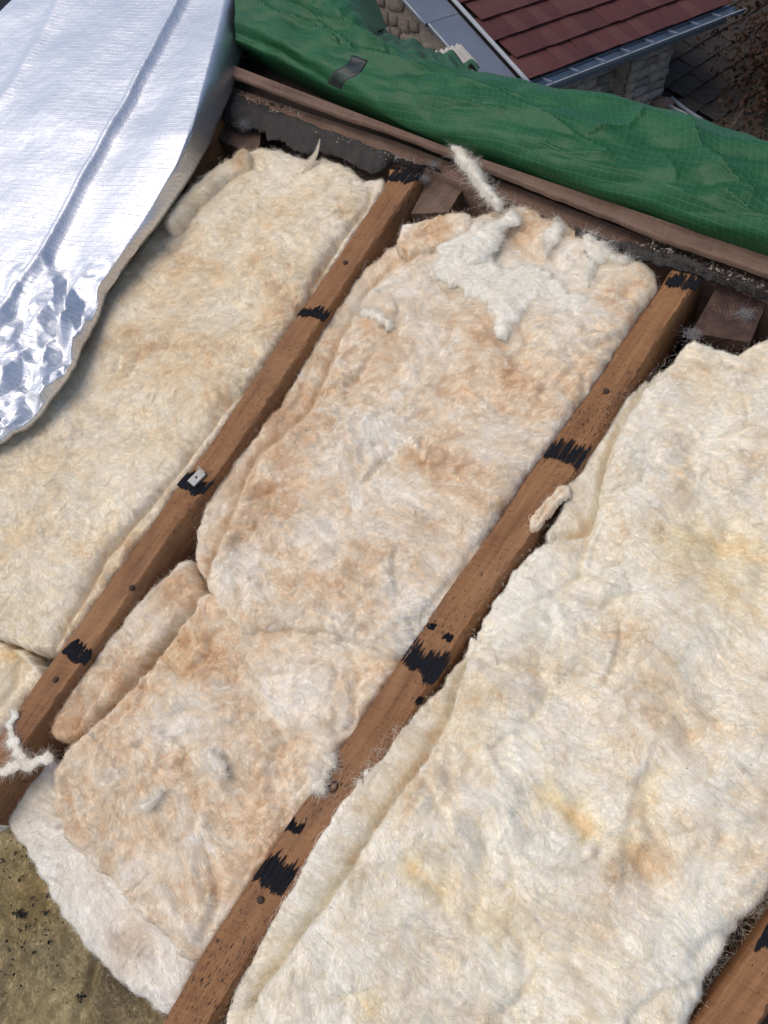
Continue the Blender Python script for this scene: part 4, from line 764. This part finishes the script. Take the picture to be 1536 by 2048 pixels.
V, Fc = sheet(PP, .0008, (0, 0, -1)); obj('patch', V, Fc, M['strap'], tarp)

# ------------------------------------------------------------------ neighbouring house below
def at_z(px, py, z): r = ray(px, py); return CAM + r * (z - CAM[2]) / r[2]
def at_r(px, py, d): r = ray(px, py); return CAM + r / np.linalg.norm(r) * d
UP = np.array([0, 0, 1.0])
EA = at_r(1050, 160, 8.0); ZE = EA[2]; EB = at_z(1452, 8, ZE)
ed = EB - EA; ELEN = np.linalg.norm(ed); ed /= ELEN; back = np.cross(UP, ed)            # into the roof
if back @ (EA - CAM) < 0: back = -back
# verge: where the sight line of (905,0) meets the vertical plane through EA along 'back'
rr = ray(905, 0); t = ((EA - CAM) @ ed) / (rr @ ed); EC = CAM + rr * t; dC = EC - EA
PITCH = math.atan2(dC[2], dC @ back)
sl = back * math.cos(PITCH) + UP * math.sin(PITCH); rn = np.cross(ed, sl); rn = rn if rn[2] > 0 else -rn
FRM = lambda o_, a, b, c_: Matrix(((a[0], b[0], c_[0], o_[0]), (a[1], b[1], c_[1], o_[1]), (a[2], b[2], c_[2], o_[2]), (0, 0, 0, 1)))


def stone_mat(name, c):
    return plain(name, c, .95, .4, 14, 1.0, .02, spec=.1)
M['stone'] = [stone_mat('brown_stone', (.42, .36, .30)), stone_mat('grey_stone', (.42, .39, .36)), stone_mat('buff_stone', (.45, .38, .31)), stone_mat('dark_stone', (.32, .27, .235))]
M['mortar'] = plain('lime_mortar', (.42, .36, .30), .95, .35, 12, .8, .01)
M['tile'] = [plain('red_tile', (.098, .032, .029), .7, .2, 5, .2, .004), plain('dark_red_tile', (.086, .029, .027), .7, .2, 5, .2, .004), plain('brown_red_tile', (.108, .040, .035), .7, .22, 5, .2, .004)]
M['lead'] = plain('blue_grey_lead', (.155, .175, .225), .5, .22, 4, .3, .006)
M['gutter'] = plain('blue_grey_gutter', (.19, .235, .28), .55, .18, 6, .2, .003)
M['pale'] = plain('pale_edge', (.36, .38, .40), .6, .2, 10, .2, .003)
M['slate'] = [plain('dark_slate', (.055, .047, .043), .85, .5, 11, .9, .01, spec=.08), plain('mossy_slate', (.068, .058, .046), .9, .5, 11, .9, .01, spec=.05)]
M['bark'] = plain('grey_bark', (.13, .105, .08), .9, .4, 20)
M['leafb'] = plain('brown_leaf', (.055, .026, .014), .8, .5, 9)
def wplane(px, py, p0, n): r = ray(px, py); return CAM + r * (((p0 - CAM) @ n) / (r @ n))
HM = FRM(EA, ed, back, UP)
house = empty('neighbour_house', HM); tag(house, 'stone neighbouring house with a red tiled roof below and beyond the tarpaulin', 'house')
loc = lambda p: np.array([(p - EA) @ ed, (p - EA) @ back, p[2] - EA[2]])
cp, sp_ = math.cos(PITCH), math.sin(PITCH)
rp = lambda x, s, z=0.0: (x, s * cp - z * sp_, s * sp_ + z * cp)          # along the eave, up the slope, off the roof -> house space
def rbox(x0, x1, s0, s1, z0, z1): V, Fc = box(x0, x1, s0, s1, z0, z1); return [rp(*v) for v in V], Fc
V, Fc = rbox(0, ELEN + .02, .02, 4.2, -.10, -.03); deck = obj('tiled_roof', V, Fc, M['dark'], house, smooth=False)
tiles = []
def tmesh(mt):
    V, Fc = bbox_bev(0, .156, 0, .33, 0, .012, .002); V = [rp(x, s, z + .020 - s * .09) for x, s, z in V]; return mesh_data('tile', V, Fc, False, None, mt)
TM = [tmesh(m) for m in M['tile']]
GA = .262
for r in range(9):
    for k in range(-1, int(ELEN / .159) + 2):
        x0 = k * .159 + (.0795 if r % 2 else 0); 
        if x0 < -.05 or x0 > ELEN - .09: continue
        o = link(bpy.data.objects.new('tile', TM[rng.integers(0, 3)])); o.parent = deck
        p = rp(x0 + rng.normal(0, .0012), r * GA - .03 + rng.normal(0, .0025), rng.normal(0, .0014)); o.location = p; o.rotation_euler = (rng.normal(0, .006), rng.normal(0, .008), rng.normal(0, .004))
# verge: pale roll, lead apron
V, Fc = tube([rp(-.012, s, .02) for s in np.linspace(-.10, 4.2, 24)], .020, 8); obj('verge_trim', V, Fc, M['pale'], house)
def ap(x0, x1, s0, s1): return rbox(x0, x1, s0, s1, -.055, -.025)
xl0 = -.40
a1 = ap(xl0, -.03, -.3, 1.0); a2 = ap(xl0 - .035, -.03, .96, 4.2); a2 = ([rp(0, 0, .004) + np.array(v) for v in a2[0]], a2[1])
lead = obj('lead_apron', *merge([a1, a2]), M['lead'], house, smooth=False)
V, Fc = tube([rp(xl0, s, -.03) for s in np.linspace(-.3, 1.0, 12)], .009, 6); obj('lead_edge', V, Fc, M['pale'], lead)
V, Fc = tube([rp(xl0 - .035, s, -.026) for s in np.linspace(.96, 4.2, 20)], .009, 6); obj('lead_edge', V, Fc, M['pale'], lead)
# gutter: half round trough with brackets, fascia behind
n = 40; xs = np.linspace(-.06, ELEN + .16, n); A = np.linspace(math.pi, 2 * math.pi, 13)
P = np.array([[(x, -.085 + .062 * math.cos(a), -.045 + .058 * math.sin(a)) for a in A] for x in xs]); V, Fc = sheet(P, .004, (0, 0, -1))
gut = obj('gutter', V, Fc, M['gutter'], house)
V, Fc = tube([(x, -.150, -.042) for x in xs], .007, 6); obj('gutter_lip', V, Fc, M['pale'], gut)
bv, bf = box(-.012, .012, -.150, -.02, -.030, -.022); bm_ = mesh_data('bracket', bv, bf, False, None, M['lead'])
for x in np.arange(.2, ELEN, .36):
    o = link(bpy.data.objects.new('bracket', bm_)); o.parent = gut; o.location = (x, 0, 0)
V, Fc = box(-.03, ELEN + .1, .0, .02, -.20, -.03); obj('fascia', V, Fc, M['lead'], house, smooth=False)
# eave wall of squared stone, with a dark recess, and the rubble gable wall
WB = .10; p0 = EA + back * WB
xa, xb, xe = [loc(wplane(px, py, p0, back))[0] for px, py in ((1206, 165), (1264, 145), (1342, 130))]
wall = obj('stone_wall', *merge([box(-.36, xa, WB + .03, WB + .4, -3.8, -.1), box(xb, xe, WB + .03, WB + .4, -3.8, -.1), box(xa, xb, WB + .22, WB + .4, -3.8, -.1)]), M['mortar'], house, smooth=False)
def stone_mesh(seed, w, h, d, mt):
    rg = np.random.default_rng(seed); V, Fc = bbox_bev(-w / 2, w / 2, -h / 2, h / 2, -.02, d, .014); V = np.array(V) + rg.normal(0, .007, (12, 3)) * [1, 1, .7]
    V = np.stack([V[:, 0], -V[:, 2], V[:, 1]], 1); return mesh_data('stone', V, Fc, True, None, mt)
SM = [stone_mesh(k, w, h, .03, M['stone'][k % 4]) for k, (w, h) in enumerate([(.19, .075), (.24, .08), (.15, .07), (.28, .08), (.21, .085), (.17, .075), (.12, .08), (.23, .07)])]
SW = [.19, .24, .15, .28, .21, .17, .12, .23]
cnt = 0
for (x0, x1, y) in ((.2, xa, WB + .03), (xb, xe, WB + .03), (xa, xb, WB + .22)):
    z = -.15
    while z > -1.25:
        x = x0 - rng.uniform(0, .05)
        while x < x1 - .06:
            k = rng.integers(0, 8); w = SW[k]; w2 = min(w, x1 - x)
            o = link(bpy.data.objects.new('stone', SM[k] if y < WB + .1 else SM[3 + 4 * (k % 2)])); o.parent = wall; o.location = (x + w2 / 2, y, z); o.scale.x = w2 / w * .94; x += w2; cnt += 1
        z -= .098
# gable wall under the lead apron
xg = xl0 + .05
gw = obj('gable_wall', [(xg, -.1, -3.8), (xg + .3, -.1, -3.8), (xg + .3, 3.6, -3.8), (xg, 3.6, -3.8), (xg, -.1, -.1), (xg + .3, -.1, -.1), (xg + .3, 3.6, 3.6 * sp_ / cp - .12), (xg, 3.6, 3.6 * sp_ / cp - .12)], box(0, 1, 0, 1, 0, 1)[1], plain('rubble_mortar', (.31, .26, .22), .95, .45, 22, 1.0, .02, spec=.05), house, smooth=False)
def rub_mesh(seed, w, h, mt):
    rg = np.random.default_rng(seed + 50); n = 9; V = []
    for z, f in ((-.02, 1.05), (.006, 1.02), (.020, .84)):
        for j in range(n):
            a = 2 * math.pi * j / n; rr = (1 + rg.normal(0, .10)); ca, sa = math.cos(a), math.sin(a); qx = np.sign(ca) * abs(ca) ** .38; qy = np.sign(sa) * abs(sa) ** .38
            V.append((-z, w / 2 * qx * f * rr, h / 2 * qy * f * rr))
    Fc = [(k * n + j, k * n + (j + 1) % n, (k + 1) * n + (j + 1) % n, (k + 1) * n + j) for k in range(2) for j in range(n)] + [tuple(range(2 * n, 3 * n))]
    return mesh_data('stone', V, Fc, True, None, mt)
RW = [.20, .27, .16, .31, .23, .13]; M['rubble'] = [plain('rubble_stone', c, .95, .45, 18, 1.0, .03, spec=.08) for c in ((.31, .255, .215), (.36, .295, .245), (.27, .225, .19))]
RM = [rub_mesh(k, w, h, M['rubble'][k % 3]) for k, (w, h) in enumerate(zip(RW, [.11, .13, .12, .13, .12, .10]))]
z = .62
while z > -1.5:
    y = -.08 + rng.uniform(0, .1)
    while y < 3.0:
        k = rng.integers(0, 6)
        if z < (y - .05) * sp_ / cp - .16 and z > (y - .05) * sp_ / cp - 1.45 and y > .2:
            o = link(bpy.data.objects.new('stone', RM[k])); o.parent = gw; o.location = (xg, y + RW[k] / 2, z + rng.normal(0, .012)); o.rotation_euler = (rng.normal(0, .06), 0, 0)
        y += RW[k] + .012
    z -= .132
# ------------------------------------------------------------------ slate roof to the right, lower down
S0 = wplane(1334, 192, p0, back); sd_dir = ray(2917, -760); sd_dir = sd_dir - UP * sd_dir[2]; sd_dir /= np.linalg.norm(sd_dir)
perp = np.cross(sd_dir, UP); perp = perp if perp @ (CAM - S0) > 0 else -perp            # outward, down the slope
rr = ray(1402, 242); t = ((S0 - CAM) @ sd_dir) / (rr @ sd_dir); SV = CAM + rr * t - S0; SP = math.atan2(-SV[2], SV @ perp); SP = min(max(SP, math.radians(15)), math.radians(50))
down = perp * math.cos(SP) - UP * math.sin(SP); sn = np.cross(sd_dir, down); 
if sn[2] < 0: sn = -sn
rhs = np.cross(sd_dir, -down) @ sn
SX = FRM(S0, sd_dir, -down, sn) if rhs > 0 else FRM(S0, -sd_dir, -down, sn); sg = 1 if rhs > 0 else -1
outb = empty('slate_outhouse', SX); tag(outb, 'low outbuilding with a dark mossy slate roof at the top right', 'outbuilding')
X0, X1 = (0, 3.4) if sg > 0 else (-3.4, 0)
V, Fc = box(X0, X1, -2.3, 1.6, -.12, -.02); sdk = obj('slate_roof', V, Fc, M['dark'], outb, smooth=False)
SLm = []
for k in range(4):
    V, Fc = bbox_bev(0, .245, 0, .26, 0, .012, .003); V = np.array(V); V[:, 2] += .024 - V[:, 1] * .095; V[:, :2] += np.random.default_rng(k).normal(0, .004, (12, 2)); SLm.append(mesh_data('slate', V, Fc, False, None, M['slate'][k % 2]))
for r in range(16):
    for k in range(14):
        x = k * .25 + (.125 if r % 2 else 0); x = x if sg > 0 else -x - .25
        o = link(bpy.data.objects.new('slate', SLm[rng.integers(0, 4)])); o.parent = sdk; o.location = (x + rng.normal(0, .003), -2.25 + r * .235 + rng.normal(0, .006), rng.normal(0, .002)); o.rotation_euler = (rng.normal(0, .012), rng.normal(0, .012), rng.normal(0, .01))
V, Fc = box(X0 + .1, X1 - .1, -2.0, 1.5, -3.5, -.13); V = [(x, y, z) for x, y, z in V]; obj('wall', V, Fc, M['mortar'], outb, smooth=False)
ex = X1 if sg > 0 else X0
V, Fc = tube([(ex, y, .015 + .006 * math.sin(y * 9)) for y in np.linspace(-2.3, 1.6, 30)], .022, 6); obj('verge_mortar', V, Fc, M['pale'], outb)
V, Fc = tube([(0, y, .01 + .006 * math.sin(y * 7)) for y in np.linspace(-2.3, -.05, 20)], .022, 6); obj('verge_mortar', V, Fc, M['pale'], outb)
# coping stone and pale pipe beside the wall end
cpos = at_r(1325, 212, np.linalg.norm(S0 - CAM) - .25)
n = 12; V = []; Fc = []
for i in range(7):
    a = math.pi * i / 6
    for j in range(n): b = 2 * math.pi * j / n; V.append((.13 * math.sin(a) * math.cos(b) * (1 + .12 * math.sin(3 * b)), .10 * math.sin(a) * math.sin(b), .09 * math.cos(a)))
Fc = [(i * n + j, (i + 1) * n + j, (i + 1) * n + (j + 1) % n, i * n + (j + 1) % n) for i in range(6) for j in range(n)]
tag(obj('coping_stone', V, Fc, plain('pinkish_stone', (.22, .155, .125), .95, .35, 14, .9, .02), frame=Matrix.Translation(Vector(cpos))), 'rounded pinkish coping stone at the foot of the wall corner, just above the tarpaulin', 'stone')
a, b = at_r(1338, 212, np.linalg.norm(S0 - CAM) - .35), at_r(1400, 250, np.linalg.norm(S0 - CAM) - .7)
V, Fc = tube([a, (a + b) / 2 + UP * .01, b], .022, 8); tag(obj('pale_pipe', V, Fc, M['pale']), 'short pale pipe sloping away from the rounded coping stone', 'pipe')
# corrugated offcut at the end of the lead
k0 = at_r(912, 122, 7.2); n, m = 61, 6
P = np.array([[(-.17 + .34 * i / (n - 1), -.10 + .25 * j / (m - 1), .014 * math.sin(i / (n - 1) * math.pi * 12)) for j in range(m)] for i in range(n)]); V, Fc = sheet(P, .035, (0, 0, -1))
tag(obj('corrugated_offcut', V, Fc, plain('pale_corrugated', (.42, .39, .36), .6, .15, 8), frame=FRM(k0, ed, back * cp + UP * sp_, rn)), 'pale corrugated offcut lying at the lower end of the blue grey lead', 'sheet offcut')
# ------------------------------------------------------------------ bare shrub, hedge, bin, lawn
rs_ = random.Random(4)
def branch(p, d, ln, r, depth, out):
    k = 6; pts = [p]; dd = Vector(d)
    for i in range(k):
        dd = (dd + Vector((rs_.gauss(0, .18), rs_.gauss(0, .18), rs_.gauss(0.02, .15)))).normalized(); pts.append(pts[-1] + dd * ln / k)
    out.append((np.array([list(q) for q in pts]), np.linspace(r, r * .5, k + 1)))
    if depth:
        for i in range(rs_.randint(3, 5)):
            j = rs_.randint(1, k); a = Vector((rs_.gauss(0, 1), rs_.gauss(0, 1), rs_.gauss(.2, .7))).normalized(); branch(pts[j], (dd * .6 + a * .8).normalized(), ln * rs_.uniform(.45, .75), r * .55, depth - 1, out)
def shrub(px, py, dist, name, label, stems, ln, r, seed, foot=1.6):
    rs_.seed(seed); c = at_r(px, py, dist); base = Vector((c[0], c[1], max(c[2] - foot, 0))); o_ = empty(name, Matrix.Translation(base)); tag(o_, label, 'shrub')
    main, tw = [], []
    for i in range(stems):
        out = []; branch(Vector((rs_.gauss(0, .1), rs_.gauss(0, .1), 0)), Vector((rs_.gauss(0, .35), rs_.gauss(0, .35), 1)).normalized(), ln, r, 4, out); main.append(out[0]); tw += out[1:]
    obj('trunk', *merge([tube(p, q, 6) for p, q in main]), M['bark'], o_)
    tg = obj('twigs', *merge([tube(p, q, 3, False) for p, q in tw]), M['bark'], o_); tag(tg, kind='stuff'); return o_
shrub(1480, 262, 7.0, 'bare_shrub', 'bare twiggy shrub in front of the slate roof at the right edge', 4, .55, .009, 4, .75)
shrub(1420, 225, 7.4, 'bare_shrub', 'smaller bare shrub whose pale twigs cross the middle of the slate roof', 2, .5, .007, 9, .7)
# brown hedge
hc = at_r(1655, 150, 10.5); N_ = 16000; q_ = rng.normal(0, 1, (N_, 3)) * [.42, .8, .6] ; q_ = q_[np.abs(q_[:, 2]) < 1.5]; V, Fc = [], []
for k, p in enumerate(q_):
    a, b = rng.normal(0, .016, 3), rng.normal(0, .016, 3); V += [p - a, p + b, p + a, p - b]; Fc.append((4 * k, 4 * k + 1, 4 * k + 2, 4 * k + 3))
hedge = empty('brown_hedge', Matrix.Translation(Vector(hc))); tag(hedge, 'rusty brown winter hedge behind the bare shrub at the right edge', 'hedge')
tag(obj('leaves', V, Fc, M['leafb'], hedge, smooth=False), kind='stuff')
V, Fc = merge([tube([(x, y, -hc[2]), (x + .1, y, -hc[2] / 2), (x, y + .1, .6)], [.03, .02, .006], 5) for x, y in rng.normal(0, .4, (9, 2))]); obj('trunk', V, Fc, M['bark'], hedge)
# blue bin
bc = at_z(1494, 42, .0); s_ = 1.0
bn = 20; prof = [(.24, 0), (.27, .5), (.29, .88), (.31, .9), (.31, .94), (.27, .95), (.27, .55)]; V = [(r * math.cos(2 * math.pi * j / bn), r * math.sin(2 * math.pi * j / bn), z) for r, z in prof for j in range(bn)]
Fc = [(i * bn + j, i * bn + (j + 1) % bn, (i + 1) * bn + (j + 1) % bn, (i + 1) * bn + j) for i in range(len(prof) - 1) for j in range(bn)] + [tuple(range(bn))[::-1], tuple(range((len(prof) - 1) * bn, len(prof) * bn))]
tag(obj('blue_barrel', V, Fc, plain('blue_plastic', (.018, .035, .14), .45, .2, 6), frame=Matrix.Translation(Vector(bc))), 'blue plastic barrel on the ground beyond the end of the gutter', 'barrel')
# lawn patch
lc = at_z(1545, 45, 0.0); V, Fc = box(lc[0] - .3, lc[0] + 7, lc[1] - 6, lc[1] + 7, .0, .02); tag(obj('lawn', V, Fc, plain('lawn_green', (.045, .075, .018), .95, .45, 5, 1.0, .05), smooth=False), kind='structure')

# ------------------------------------------------------------------ crumbs and dust along the boards
def crumbs(name, label, spots, mat, size, w0):
    V, Fc = [], []
    for px, py, sx, sy, cnt in spots:
        for _ in range(cnt):
            p = uv(px + rng.normal(0, sx), py + rng.normal(0, sy) , w0); r = size * rng.uniform(.4, 1.3); a, b, c = (rng.normal(0, 1, 3) * [r, r, r * .5] for _ in range(3)); i = len(V)
            p = p + [0, 0, rng.uniform(0, .002)]; V += [p + a, p + b, p + c, p - (a + b + c) * .6 + [0, 0, r]]; Fc += [(i, i + 1, i + 2), (i, i + 3, i + 1), (i + 1, i + 3, i + 2), (i + 2, i + 3, i)]
    return tag(obj(name, V, Fc, mat, frame=ROOF, smooth=False), label, 'debris', None, 'stuff')
line_ = lambda a, b, n, sx, sy, c: [(a[0] + (b[0] - a[0]) * k / (n - 1), a[1] + (b[1] - a[1]) * k / (n - 1), sx, sy, c) for k in range(n)]
crumbs('pale_crumbs', 'pale crumbs of mortar and moss along the lower edge of the board', line_((1290, 488), (1530, 575), 16, 9, 5, 14) + line_((500, 200), (600, 228), 5, 9, 5, 8) + line_((640, 265), (860, 335), 12, 8, 4, 4) + [(548, 220, 6, 4, 14), (785, 318, 8, 4, 12), (1120, 398, 9, 3, 16)], M['dust'], .0016, .010)
crumbs('dark_crumbs', 'dark grit lying along the board and felt', line_((1310, 500), (1530, 582), 16, 10, 5, 16) + line_((470, 190), (560, 215), 6, 10, 6, 16) + [(1120, 398, 9, 3, 20)], M['dark'], .0020, .010)
M['lint'] = plain('grey_lint', (.26, .25, .25), .95, .4, 60)
def lint(label, px, py, r, w, cnt, seed):
    rg = np.random.default_rng(seed); c = uv(px, py, w); cnt = int(cnt * .6); p = c + rg.normal(0, r * .42, (cnt, 3)) * [1, .6, .25]; k = 7; pts = np.empty((cnt, k, 3)); d = rg.normal(0, 1, (cnt, 3)) * r * .09
    for j in range(k): pts[:, j] = p; p = p + d; d = d * .8 + rg.normal(0, 1, (cnt, 3)) * r * .09 * [1, 1, .5]
    V, Fc = tube(np.array([c + [-r * .3, 0, 0], c, c + [r * .3, r * .1, 0]]), [r * .05, r * .12, r * .04], 7); o = obj('lint_clump', V, Fc, M['lint'], frame=ROOF); tag(o, label, 'lint', 'grey lint clumps on the timbers'); fibres('loose_fibres', pts, np.full(cnt, .00014), M['lint'], o)
lint('grey lint clump under the left end of the felt strip', 490, 250, .014, -.008, 500, 1)
lint('grey lint stuck to the end of the slimmer rafter', 848, 356, .010, -.002, 260, 2)
lint('grey lint trapped beneath the board to the right of the slimmer rafter', 868, 330, .010, .006, 260, 3)
lint('grey lint on the right side of the growth ring timber end', 1490, 628, .012, -.014, 320, 4)
lint('pale lint at the foot of the growth ring timber end', 1385, 668, .012, -.004, 320, 5)
crumbs('black_bits', 'black bits of felt lying on the dirty yellow insulation', [(42, 1826, 8, 4, 40), (100, 1884, 2, 2, 8), (60, 1860, 50, 60, 80), (166, 1992, 6, 4, 24), (20, 1730, 20, 30, 40)], M['tar'], .0016, -.083)
